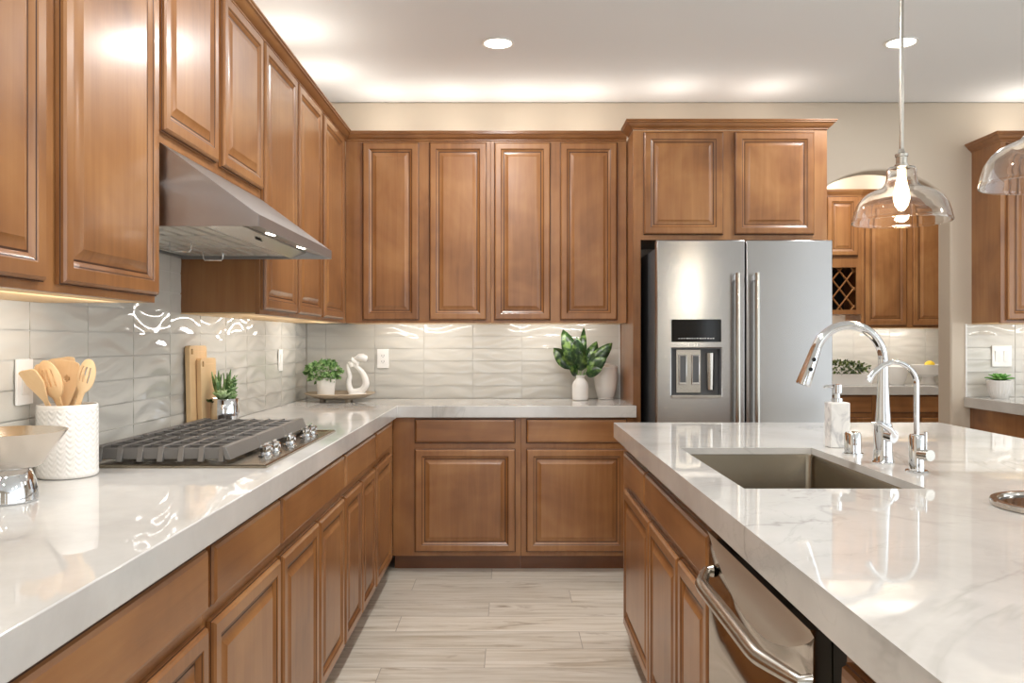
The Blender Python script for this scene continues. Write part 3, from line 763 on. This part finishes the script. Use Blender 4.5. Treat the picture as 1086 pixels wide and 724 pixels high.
mb.loops([rrect(sx+.012, sy+.012, .03, H), rrect(sx+.004, sy+.004, .03, H-.004), rrect(sx, sy, .03, .0), rrect(.05, .05, .045, -.004)], False, True)
bw = mb.build('basin', SINKS, sk, fix=True)
MB().lathe([(.0, .001), (.030, .001), (.040, .004), (.044, .003), (.044, .0)], 28, (0, .05, .002), False, False).build('drain', CHROME, sk)

# ------------------------------------------------------------------ faucets
fa = thing('pull_down_faucet', 'tall chrome gooseneck kitchen faucet with pull-down spray head behind the sink', 'faucet', (1.08, 2.43, TOP))
MB().lathe([(.030, 0), (.031, .004), (.028, .010), (.026, .04), (.026, .085), (.0245, .115), (.0, .116)], 32, (0, 0, 0), True, False).build('base', CHROME, fa)
MB().lathe([(.0, .1165), (.0215, .1165), (.019, .15), (.0155, .22), (.0135, .30), (.0, .3005)], 32, (0, 0, 0), False, False).build('riser', CHROME, fa)
R = .1
path = [(0, 0, .299)]+arc((-R, 0, .299), R, 0, math.radians(160), 28)
MB().tube(path, .0135, 20).build('spout', CHROME, fa)
a = math.radians(160); e = Vector((-R+R*math.cos(a), 0, .299+R*math.sin(a))); tdir = Vector((-math.sin(a), 0, math.cos(a)))
hp = [e+tdir*t for t in (.0, .02, .06, .108, .113)]
sh = MB().tube(hp, [.0145, .0155, .018, .021, .0205], 24).build('spray_head', CHROME, fa)
for t in (.035, .065):
    q = e+tdir*t+Vector((0, -.0165 if t < .05 else -.018, 0)); MB().lathe([(.0, -.002), (.006, -.002), (.006, .002), (.0, .002)], 14, (0, 0, 0), False, False).build('spray_button', DARK, sh, loc=q, rot=(PI/2, 0, 0))
hb = MB().tube([(.0, -.024, .085), (.012, -.046, .082)], [.017, .019], 20).build('lever', CHROME, fa)
MB().tube([(.012, -.040, .084), (-.005, -.052, .105), (-.035, -.058, .122), (-.058, -.058, .121)], [.010, .008, .006, .004], 12).build('lever_arm', CHROME, hb)

f2 = thing('filtered_water_faucet', 'slim short chrome gooseneck water tap, right of the tall faucet', 'faucet', (1.097, 2.265, TOP))
MB().lathe([(.030, 0), (.031, .003), (.028, .006), (.0, .006)], 28, (0, 0, 0), True, False).build('base_plate', CHROME, f2)
MB().lathe([(.0, .0061), (.0195, .0061), (.0195, .098), (.017, .102), (.0, .102)], 28, (0, 0, 0), False, False).build('body', CHROME, f2)
R = .062
path = [(0, 0, .1015), (0, 0, .235)]+arc((-R, 0, .235), R, .05, math.radians(95), 16)
lastp = Vector(path[-1]); path += [tuple(lastp+Vector((-.026, 0, -.010))), tuple(lastp+Vector((-.050, 0, -.030))), tuple(lastp+Vector((-.064, 0, -.052)))]
MB().tube(path, [.0072]*(len(path)-2)+[.0075, .0085], 16).build('spout', CHROME, f2)
MB().tube([(.0, -.0185, .050), (.010, -.055, .052)], [.013, .015], 18).build('handle', SATIN, f2)
MB().tube([(.024, 0, .05), (.024, 0, .108)], .004, 8).build('side_lever', CHROME, f2)

sd = thing('soap_dispenser', 'square white marble soap dispenser with chrome pump beside the sink', 'soap dispenser', (1.091, 2.80, TOP))
MB().box(-.0325, .0325, -.03, .03, 0, .150).build('bottle', MBLOCK, sd, bevel=.004)
pm = MB().lathe([(.018, .150), (.018, .162), (.010, .164), (.009, .178), (.016, .180), (.017, .208), (.0, .210)], 24, (0, 0, 0.0005), True, False).build('pump', CHROME, sd)
MB().tube([(-.008, 0, .2), (-.035, 0, .203), (-.046, 0, .197)], [.006, .005, .004], 10).build('nozzle', CHROME, pm)
ag = thing('air_gap', 'short round chrome cap beside the marble soap dispenser', 'air gap', (1.066, 2.61, TOP))
MB().lathe([(.031, 0), (.031, .006), (.0, .0065)], 28, (0, 0, 0), True, False).build('flange', CHROME, ag)
MB().lathe([(.0, .0066), (.026, .0066), (.0245, .066), (.021, .071), (.0, .072)], 28, (0, 0, 0), False, False).build('cap', CHROME, ag)

tr = thing('metal_tray', 'round polished metal tray with raised rim at the right edge of the island', 'tray', (1.175, 1.775, TOP))
MB().lathe([(.0, 0), (.138, 0), (.141, .002), (.141, .011), (.139, .013), (.126, .013), (.124, .011), (.122, .005), (.0, .004)], 64, (0, 0, 0), False, False).build('dish', DWS, tr)

MB().lathe([(.0, .0045), (.1215, .0052), (.1212, .0062), (.0, .0055)], 64, (0, 0, 0), False, False).build('dark_reflection_disc', BLACK, tr)  # black disc added for the dark wood reflection in the polished dish
# ------------------------------------------------------------------ pendants and cans
def pendant(y, x, label):
    t = thing('pendant_light', label, 'pendant light', (x, y, ZC), 0, 'glass pendants over the island')
    zr = 1.655-ZC          # rim
    MB().lathe([(.0, -.022), (.02, -.022), (.058, -.016), (.062, -.002), (.062, 0), (.0, 0)], 32, (0, 0, 0), False, False).build('canopy', SATIN, t)
    MB().tube([(0, 0, -.022), (0, 0, zr+.232)], .0068, 12).build('rod', SATIN, t)
    MB().lathe([(.0, .24), (.008, .238), (.012, .226), (.020, .222), (.020, .214), (.017, .212), (.017, .190), (.021, .188), (.021, .180), (.0, .180)], 28, (0, 0, zr), False, False).build('socket', SATIN, t)
    op = [(.024, .180), (.041, .178), (.046, .170), (.0465, .142), (.050, .128), (.060, .115), (.082, .105), (.106, .094), (.125, .078), (.139, .056), (.147, .031), (.151, .012), (.1535, .004), (.1525, 0)]
    ip_ = [(r-.0025, z-.0015 if 0 < i < len(op)-1 else z) for i, (r, z) in enumerate(op)]
    mb = MB(); L = []
    for r, z in op+ip_[::-1]: L.append([(r*math.cos(2*PI*j/64), r*math.sin(2*PI*j/64), zr+z) for j in range(64)])
    mb.loops(L, False, False, wrap=True).build('shade', GLASS, t, angle=60)
    MB().lathe([(.0, .036), (.009, .039), (.020, .056), (.025, .078), (.023, .100), (.016, .130), (.013, .150), (.013, .172), (.0, .172)], 28, (0, 0, zr), False, False).build('bulb', FILAM, t)
    light('pendant_glow', 'POINT', (x, y, 1.655-.01), 4, (1, .9, .74), .03)
pendant(2.74, 1.278, 'clear glass bell pendant lamp hanging in front of the arch')
pendant(2.075, 1.33, 'clear glass bell pendant lamp cut off by the right edge of the photo')
def can(x, y, label):
    t = thing('recessed_light', label, 'ceiling light', (x, y, ZC), 0, 'recessed ceiling lights')
    MB().lathe([(.066, -.0005), (.080, -.0005), (.082, -.004), (.080, -.006), (.068, -.005), (.066, -.002)], 40, (0, 0, 0), False, False).build('trim_ring', TRIMW, t)
    MB().lathe([(.0, -.004), (.064, -.004), (.065, -.0005), (.0, -.0005)], 40, (0, 0, 0), False, False).build('lens', LENS, t)
can(-.06, 4.15, 'round lit recessed ceiling light above the aisle, left of the two')
can(1.93, 4.14, 'round lit recessed ceiling light behind the pendant rod, right of the two')

# ------------------------------------------------------------------ wall plates
def plate(label, cat, loc, rot, w=.072, h=.118, rockers=(0,), outlet=False, name='light_switch'):
    t = thing(name, label, cat, loc, rot=rot)       # local: x along wall, y out of the wall, z up
    MB().box(-w/2, w/2, -.007, 0, -h/2, h/2).build('cover_plate', PLATE, t, bevel=.002)
    for rx in rockers:
        if outlet:
            f = MB().box(rx-.017, rx+.017, -.0085, -.0071, -.034, .034).build('receptacle', PLATE, t, bevel=.001)
            for z in (-.018, .018):
                mb = MB(); mb.box(rx-.008, rx-.0055, -.0092, -.0086, z-.004, z+.006); mb.box(rx+.0055, rx+.008, -.0092, -.0086, z-.004, z+.006); mb.box(rx-.002, rx+.002, -.0092, -.0086, z-.010, z-.006); mb.build('slots', GREYP, f)
        else:
            MB().prism([(-.0071, -.033), (-.0085, -.033), (-.013, .033), (-.0071, .033)], 'x', rx-.0165, rx+.0165).build('rocker', PLATE, t, bevel=.001)
plate('white wall outlet on the back wall beside the white sculpture', 'outlet', (-.782, YB-.0085, 1.158), (0, 0, 0), outlet=True, name='wall_outlet')
plate('white single switch plate on the left wall between succulents and tray', 'light switch', (XL+.0085, 4.56, 1.162), (0, 0, PI/2))
plate('white switch plate on the left wall beside the utensil crock', 'light switch', (XL+.0085, 2.155, 1.163), (0, 0, PI/2))
plate('white double rocker switch plate on the right wall above the potted succulent', 'light switch', (3.024, YB-.0095, 1.173), (0, 0, 0), w=.122, h=.13, rockers=(-.027, .027))

# ------------------------------------------------------------------ plant helpers
def leaf(mb, base, d, length, width, curl=.3, n=6, up=Vector((0, 0, 1)), fold=.15, tip=1.0):
    d = Vector(d).normalized(); side = d.cross(up)
    if side.length < 1e-3: side = Vector((1, 0, 0))
    side.normalize(); nor = side.cross(d).normalized(); p = Vector(base); n0 = len(mb.v)
    for i in range(n+1):
        f = i/n; wv = width*(math.sin(PI*min(1, (f**.8)*.93+.05))**.8)*tip if i < n else width*.04
        ang = curl*f; c = p+d*(length*f*math.cos(ang*.5))-nor*(length*f*math.sin(ang*.5))
        for s_ in (-1, 0, 1):
            q = c+side*(wv*.5*s_)+nor*(fold*wv*abs(s_)*.5)
            mb.v.append(tuple(q))
    for i in range(n):
        for k in range(2):
            a = n0+i*3+k; mb.face((a, a+1, a+4, a+3))
def solid(o, t=.0012):
    m = o.modifiers.new('solid', 'SOLIDIFY'); m.thickness = t; m.offset = 0; return o

# peperomia in a white bottle vase
pv = thing('leafy_plant', 'large variegated green leaves in a small white bottle vase near the refrigerator', 'plant', (.418, 4.995, TOP))
MB().lathe([(.0, 0), (.038, 0), (.046, .006), (.048, .04), (.048, .085), (.043, .105), (.030, .122), (.024, .132), (.027, .146), (.029, .150), (.025, .150), (.021, .134), (.0, .12)], 36, (0, 0, 0), False, False).build('vase', MATTEW, pv)
rn = random.Random(11)
S = 1/176
def lf(dx, dz, L_, w_, rollang, yy=0):
    """leaf whose outline centre sits dx,dz pixels from the vase mouth in the photo"""
    return (dx*S, dz*S, L_*S, w_*S, rollang, yy)
LV = [(-12, 22, -14, 42, 19, .0), (-26, 10, -22, 26, 19, .02), (-2, 14, -3, 34, 17, -.03), (4, 22, 4, 45, 9, .03), (18, 20, 26, 30, 17, -.02), (12, 10, 20, 16, 17, -.045), (-8, 4, -9, 8, 13, -.05), (10, 2, 16, 6, 13, -.05), (17, 24, 15, 32, 15, .03), (-16, 16, -12, 26, 15, .03), (2, 10, 0, 20, 14, -.05)]
for (mx_, mz_, tx, tz, wd, yy) in LV:
    mb = MB(); base = Vector((mx_*.18*S, yy*.2, .148)); tip = Vector((tx*S*1.12, yy*1.6, .15+tz*S*1.05))
    dvec = (tip-base); Ln = dvec.length; dn = dvec.normalized()
    st = base+dn*Ln*.25
    upv = Vector((-.25*dn.x, -1, .35)).normalized() if abs(dn.z) > .3 else Vector((0, -.75, .7)).normalized()
    leaf(mb, st, dn, Ln*.85, wd*S*.92, curl=.35, n=8, up=upv, fold=.12)
    lo = solid(mb.build('leaf', PEPER, pv, fix=False, angle=80), .0015)
    MB().tube([tuple(base-Vector((0, 0, .02))), tuple(base), tuple(st)], .0022, 6).build('stem', ALOE, lo)
# white canister with lid
cn = thing('canister', 'tall white lidded ceramic canister between leafy plant and refrigerator surround', 'canister', (.580, 5.088, TOP))
MB().lathe([(.0, 0), (.046, 0), (.048, .004), (.046, .010), (.052, .018), (.066, .07), (.072, .12), (.072, .165), (.070, .190), (.0, .190)], 40, (0, 0, 0), False, False).build('jar', WHITE, cn)
MB().lathe([(.0, .1905), (.073, .1905), (.074, .196), (.058, .206), (.026, .214), (.0, .218)], 40, (0, 0, 0), False, False).build('lid', WHITE, cn)

# corner tray
wt = thing('wooden_tray', 'round shallow weathered wood tray in the corner holding plant and sculpture', 'tray', (-1.0, 4.935, TOP))
MB().lathe([(.0, .014), (.10, .014), (.15, .022), (.19, .038), (.207, .047), (.205, .050), (.188, .044), (.15, .032), (.10, .026), (.0, .026)], 56, (0, 0, 0), False, False).build('dish', TRAYW, wt)
for k in range(3):
    a = k*2*PI/3-.9; MB().lathe([(.016, 0), (.02, .0155), (.0, .0155)], 16, (.10*math.cos(a), .10*math.sin(a), 0), True, False).build('foot', TRAYW, wt)
bp2 = thing('potted_plant', 'small bushy light-green plant in white pot on the corner tray', 'plant', (-1.07, 4.875, TOP+.0305))
MB().lathe([(.0, 0), (.045, 0), (.048, .004), (.055, .105), (.053, .108), (.049, .104), (.048, .094), (.0, .094)], 32, (0, 0, 0), False, False).build('pot', MATTEW, bp2)
MB().lathe([(.0, .0945), (.047, .0945), (.03, .1), (.0, .102)], 20, (0, 0, 0), False, False).build('soil', SOIL, bp2)
def bush(parent, center, radii, n, m, seed, ls=(.018, .03), lw=.8, name='foliage'):
    rn = random.Random(seed); mb = MB()
    for _ in range(n):
        v = Vector((rn.gauss(0, 1), rn.gauss(0, 1), rn.gauss(0, 1)))
        v.normalize(); rr = rn.uniform(.45, 1)**.6
        p = Vector((center[0]+v.x*radii[0]*rr, center[1]+v.y*radii[1]*rr, center[2]+v.z*radii[2]*rr))
        d = Vector((v.x+rn.gauss(0, .4), v.y+rn.gauss(0, .4), v.z+rn.gauss(0, .4)+.25))
        l = rn.uniform(*ls); leaf(mb, p, d, l, l*lw, curl=rn.uniform(-.3, .6), n=3, up=Vector((rn.gauss(0, 1), rn.gauss(0, 1), 1.2)).normalized())
    return mb.build(name, m, parent, fix=False, angle=80)
bush(bp2, (-.012, 0, .145), (.10, .085, .058), 330, BOXL, 3, (.02, .034), .85)
mb = MB(); rn = random.Random(5)
for k in range(16):
    a = rn.uniform(0, 6.28); mb.tube([(.01*math.cos(a), .01*math.sin(a), .095), (.05*math.cos(a), .05*math.sin(a), .14+rn.uniform(0, .04))], .0014, 5)
mb.build('stems', ALOE, bp2)
# white sculpture on the tray
sc_ = thing('sculpture', 'white glazed loop-shaped figure with tilted trumpet head on the corner tray', 'sculpture', (-.900, 4.955, TOP+.034))
Sg = 1/181/8.04
def sp(cx_, cy_, y=0): return ((cx_-548)*Sg, y, (528-cy_)*Sg*1.0+.008)
loop = [(470, 430), (478, 480), (500, 510), (545, 512), (590, 495), (618, 450), (612, 400), (588, 350), (550, 310), (510, 280), (485, 265), (465, 285), (468, 330), (480, 380), (470, 430)]
# smooth closed loop
def catmull(P, m=4):
    out = []; n = len(P)-1
    for i in range(n):
        p0, p1, p2, p3 = [Vector(P[k % n]) for k in (i-1, i, i+1, i+2)]
        for j in range(m):
            t = j/m; out.append(.5*((2*p1)+(-p0+p2)*t+(2*p0-5*p1+4*p2-p3)*t*t+(-p0+3*p1-3*p2+p3)*t**3))
    out.append(out[0].copy()); return out
body = catmull([sp(a, b) for a, b in loop], 5)
rr = [.0165 + .005*math.sin(2*PI*i/len(body)) for i in range(len(body))]
MB().tube(body, rr, 16, caps=True).build('body', WHITE, sc_)
MB().tube([sp(500, 300), sp(480, 262), sp(498, 238), sp(545, 268), sp(536, 300)], [.016, .019, .018, .017, .014], 16).build('shoulder', WHITE, sc_)
MB().tube([sp(498, 245), sp(525, 228), sp(555, 220), sp(590, 222), sp(618, 232), sp(630, 236)], [.008, .012, .024, .027, .022, .012], 18).build('head', WHITE, sc_)
MB().lathe([(.0, 0), (.052, 0), (.054, .006), (.05, .012), (.0, .013)], 30, (0, 0, -.0), False, False).build('base', WHITE, sc_)

# chrome pot of succulents behind the cooktop
cs = thing('succulent_planter', 'mixed succulents in a round chrome pot behind the cooktop', 'plant', (-1.137, 3.345, TOP))
MB().lathe([(.0, 0), (.053, 0), (.055, .003), (.055, .122), (.053, .125), (.050, .122), (.050, .108), (.0, .108)], 44, (0, 0, 0), False, False).build('pot', CHROME, cs)
MB().lathe([(.0, .1085), (.049, .1085), (.0, .114)], 24, (0, 0, 0), False, False).build('soil', SOIL, cs)
mb = MB(); rn = random.Random(8)
for k in range(26):
    a = rn.uniform(0, 6.28); s_ = rn.uniform(.08, .5); l = rn.uniform(.07, .135)
    leaf(mb, (-.012+.008*math.cos(a), .01+.008*math.sin(a), .108), (s_*math.cos(a), s_*math.sin(a), 1), l, .016, curl=.15, n=5, up=Vector((math.cos(a+1.2), math.sin(a+1.2), .2)), fold=.5)
solid(mb.build('aloe', ALOE, cs, fix=False, angle=80), .004)
mb = MB()
for ring, (n, l, el) in enumerate(((7, .034, .35), (7, .028, .75), (5, .02, 1.2))):
    for k in range(n):
        a = 2*PI*k/n+ring*.5; leaf(mb, (.004, -.042, .126+.003*ring), (math.cos(a)*math.cos(el), math.sin(a)*math.cos(el)-.25, math.sin(el)), l*1.35, .027, curl=-.5, n=4, fold=.3)
solid(mb.build('rosette', ROSET, cs, fix=False, angle=80), .003)
mb = MB()
for k in range(9):
    bx, by = .036+rn.uniform(-.01, .012), rn.uniform(-.03, .03); hgt = rn.uniform(.05, .105)
    for q in range(int(hgt/.006)):
        a = q*2.4; z = .11+q*.006; leaf(mb, (bx, by, z), (math.cos(a), math.sin(a), .8), .016, .008, curl=-.2, n=3, fold=.4)
solid(mb.build('stonecrop', BOXL, cs, fix=False, angle=80), .002)
mb = MB()
for k in range(40):
    a = rn.uniform(0, 6.28); leaf(mb, (-.04+rn.uniform(-.015, .015), -.02+rn.uniform(-.02, .02), .112), (math.cos(a), math.sin(a), rn.uniform(.3, 1.2)), .02, .011, n=3)
solid(mb.build('trailing_leaves', BOXD, cs, fix=False, angle=80), .0015)

# cutting boards against the left tiles
def board(label, x, y0, y1, h, t=.018, hole=True):
    o = thing('cutting_board', label, 'cutting board', (x, (y0+y1)/2, TOP), rot=(0, math.radians(-1.2), 0), group='maple cutting boards leaning on the tiles')
    hw = (y1-y0)/2
    n = 10; us = [-1+2*i/n for i in range(n+1)]; vs = [0, h*.3, h*.6, h-.055, h-.045, h-.034, h-.022, h-.013, h-.006, h]
    def f(u, v, z):
        r = .014; yy = u*hw
        if v > h-r: yy *= (hw-r+math.sqrt(max(0, r*r-(v-h+r)**2)))/hw
        return (z, yy, v)
    MB().cells(us, vs, 0, t, skip=lambda i, j: (j in (5, 6) and i == 1) and hole, fn=f).build('board', BOARDW, o, bevel=.0015)
    mb = MB()
    mb.box(t+.0001, t+.0006, -hw+.045, hw-.012, h-.025, h-.0225)
    mb.box(t+.0001, t+.0006, hw-.0135, hw-.012, .02, h-.025)
    mb.build('juice_groove', SPOONW, o)
board('tallest maple cutting board, at the back, leaning on the left tiles', -1.240, 3.215, 3.40, .335)
board('middle-height maple cutting board leaning in front of the tallest one', -1.2195, 3.275, 3.445, .285)

# ------------------------------------------------------------------ crock and utensils
CRX, CRY = -1.160, 2.20
cr = thing('utensil_crock', 'round white ceramic crock with zigzag relief holding wooden utensils', 'crock', (CRX, CRY, TOP))
def zig(a, z, r):
    if r < .071 or z < .008 or z > .178: return 0
    t = (a*22/(2*PI)) % 1; tri = math.sin(PI*t)
    q = (z/.0145+tri*.75) % 1
    return .0011*math.sin(PI*q)**2
pf = [(.0, 0), (.067, 0), (.0725, .004)]+[(.073, .008+.172*i/90) for i in range(91)]+[(.073, .186), (.071, .189), (.068, .188), (.067, .18), (.067, .012), (.0, .012)]
MB().lathe(pf, 256, (0, 0, 0), False, False, fn=zig).build('crock_body', WHITE, cr, angle=50)
def utensil(name, label, top_px, head, tilt_y, slots=(), hole=False, yaw=0, tq=0, base=(0, 0)):
    """top_px: photo pixel of the head's top centre; head: (length, width, shape)"""
    yy = CRY+tilt_y; s_ = 890/yy
    topw = Vector(((top_px[0]-541)/s_, yy, EYE-(top_px[1]-361)/s_))
    bw_ = Vector((CRX+base[0], CRY+base[1], TOP+.017)); axis = topw-bw_; Ltot = axis.length; axis.normalize()
    hl_, hw_, shp = head
    o = thing(name, label, 'utensil', bw_, group='wooden utensils in the crock')
    xax = Vector((math.cos(yaw), math.sin(yaw), 0)); xax = (xax-axis*xax.dot(axis)).normalized(); yax = axis.cross(xax)
    o.rotation_mode = 'QUATERNION'
    o.rotation_quaternion = Matrix((xax, yax, axis)).transposed().to_quaternion()
    n = 34; vs = [0, Ltot-hl_-.10, Ltot-hl_-.05]+[Ltot-hl_+hl_*i/n for i in range(n+1)]
    us = [-1, -.8, -.5, -.24, -.09, .09, .24, .5, .8, 1] if hole else [-1, -.8, -.56, -.40, -.12, .12, .40, .56, .8, 1]
    def width(v):
        f = (v-(Ltot-hl_))/hl_
        if f <= 0: return .0065
        if shp == 'spoon': return max(.0065*(1-f), hw_/2*math.sqrt(max(0, 1-((f-.55)/.452)**2)) if f > .12 else .0065+.01*f)
        if shp == 'turner': return min(hw_/2*(.25+.75*min(1, f/.55)), hw_/2)*(1 if f < .94 else math.sqrt(max(.15, 1-((f-.94)/.075)**2)))+.0
        return hw_/2
    def fnc(u, v, z):
        f = max(0, (v-(Ltot-hl_))/hl_); cv = (.010*(u*u-1) if shp == 'spoon' else 0)*math.sin(PI*min(1, f))
        return (u*width(v), z+cv-.012*f*f, v)
    def skip(i, j):
        v = .5*(vs[j]+vs[j+1]); f = (v-(Ltot-hl_))/hl_
        if slots and .38 < f < .80 and i in (2, 4, 6): return True
        if hole and .52 < f < .68 and i == 4: return True
        if hole and .55 < f < .65 and i in (3, 5): return True
        return False
    MB().cells(us, vs, -.0025, .0025, skip=skip, fn=fnc).build('blade', SPOONW, o, bevel=.001)
utensil('wooden_turner', 'wide wooden turner with slanted end, leftmost in the crock', (30, 390), (.10, .046, 'turner'), -.09, base=(.012, .045))
utensil('wooden_spoon', 'plain wooden spoon leaning left behind the slotted spoon', (42, 385), (.11, .042, 'spoon'), -.035, base=(.04, .03))
utensil('wooden_turner', 'broad wooden turner standing at the back of the crock', (66, 379), (.11, .075, 'turner'), .05, base=(.0, .055))
utensil('slotted_spoon', 'wooden slotted spoon in the front middle of the crock', (49, 381), (.115, .052, 'spoon'), -.06, slots=True, base=(.03, .0))
utensil('wooden_turner', 'wooden turner with a round hole in the centre of the crock', (74, 382), (.12, .064, 'turner'), .005, hole=True, base=(-.03, .015))
utensil('wooden_spoon', 'plain wooden spoon half hidden behind the right slotted spoon', (86, 388), (.10, .042, 'spoon'), .035, base=(-.045, .03))
utensil('slotted_spoon', 'wooden slotted spoon at the right side of the crock', (98, 381), (.10, .046, 'spoon'), -.02, slots=True, base=(-.01, -.035))

# footed metal bowl
fb = thing('footed_bowl', 'flared silver metal bowl on a rounded foot at the left edge', 'bowl', (-1.117, 1.855, TOP))
MB().lathe([(.0, 0), (.064, 0), (.067, .004), (.066, .022), (.061, .046), (.053, .066), (.046, .074), (.0, .075)], 48, (0, 0, 0), False, False).build('foot', CHROME, fb)
MB().lathe([(.0, .0752), (.066, .0758), (.074, .080), (.124, .153), (.125, .155), (.122, .155), (.108, .136), (.072, .086), (.0, .083)], 60, (0, 0, 0), False, False).build('bowl', PEWTER, fb)
MB().lathe([(.018, 0), (.022, .003), (.022, .012), (.018, .014), (.013, .012), (.0, .012)], 24, (0, 0, 0), True, False).build('dial', DARK, fb, loc=(-.020, -.094, .112), rot=(math.radians(60), 0, 0))

# ------------------------------------------------------------------ right counter succulent and pantry objects
ps = thing('potted_succulent', 'green rosette succulent in ribbed white pot under the double switch', 'plant', (2.955, 5.065, TOP+.008))
MB().lathe([(.0, 0), (.044, 0), (.048, .004), (.060, .035), (.068, .070), (.072, .104), (.070, .108), (.066, .106), (.064, .095), (.0, .095)], 72, (0, 0, 0), False, False, fn=lambda a, z, r: (.0022*math.cos(24*a) if r > .045 and .004 < z < .104 else 0)).build('pot', MATTEW, ps)
MB().lathe([(.0, .0955), (.063, .0955), (.0, .100)], 24, (0, 0, 0), False, False).build('soil', SOIL, ps)
mb = MB()
for ring, (n, l, el) in enumerate(((9, .085, .42), (9, .072, .7), (7, .055, 1.0), (5, .04, 1.3))):
    for k in range(n):
        a = 2*PI*k/n+ring*.35; leaf(mb, (0, 0, .098+.004*ring), (math.cos(a)*math.cos(el), math.sin(a)*math.cos(el), math.sin(el)), l, .036, curl=.25, n=5, fold=.3)
solid(mb.build('rosette', ECHEV, ps, fix=False, angle=80), .005)

pt = thing('trough_planter', 'long white trough of dark boxwood on the pantry counter', 'planter', (2.63, 6.75, TOP))
mb = MB(); mb.loops([rrect(.26, .055, .012, 0), rrect(.275, .066, .012, .088), rrect(.268, .059, .01, .088), rrect(.266, .057, .01, .074)], True, True); mb.build('trough', WHITE, pt)
bush(pt, (0, 0, .13), (.265, .075, .062), 620, BOXD, 9, (.018, .03), .8)
pj = thing('lidded_jar', 'round white ceramic jar with knobbed lid on the pantry counter', 'jar', (3.135, 6.80, TOP))
MB().lathe([(.0, 0), (.052, 0), (.055, .004), (.076, .06), (.084, .11), (.082, .135), (.0, .136)], 44, (0, 0, 0), False, False).build('jar', WHITE, pj)
MB().lathe([(.0, .1365), (.084, .1365), (.084, .142), (.060, .160), (.024, .172), (.012, .176), (.015, .186), (.008, .194), (.0, .195)], 44, (0, 0, 0), False, False).build('lid', WHITE, pj)
pb = thing('pedestal_bowl', 'wide white footed bowl holding a lemon on the pantry counter', 'bowl', (3.385, 6.80, TOP))
MB().lathe([(.0, 0), (.062, 0), (.064, .004), (.050, .030), (.045, .060), (.07, .068), (.105, .085), (.122, .12), (.130, .160), (.127, .161), (.115, .134), (.09, .122), (.0, .118)], 52, (0, 0, 0), False, False).build('bowl', WHITE, pb)
def lem(label, loc, rz):
    t = thing('lemon', label, 'lemon', loc, rot=(0, 0, rz))
    MB().lathe([(.0, -.050), (.006, -.048), (.012, -.042), (.026, -.030), (.035, -.010), (.036, .006), (.028, .028), (.013, .042), (.007, .049), (.0, .051)], 28, (0, 0, 0), False, False).build('fruit', LEMON, t, rot=(0, PI/2, 0))
lem('yellow lemon in the white footed pantry bowl', (3.395, 6.79, TOP+.1565), .3)
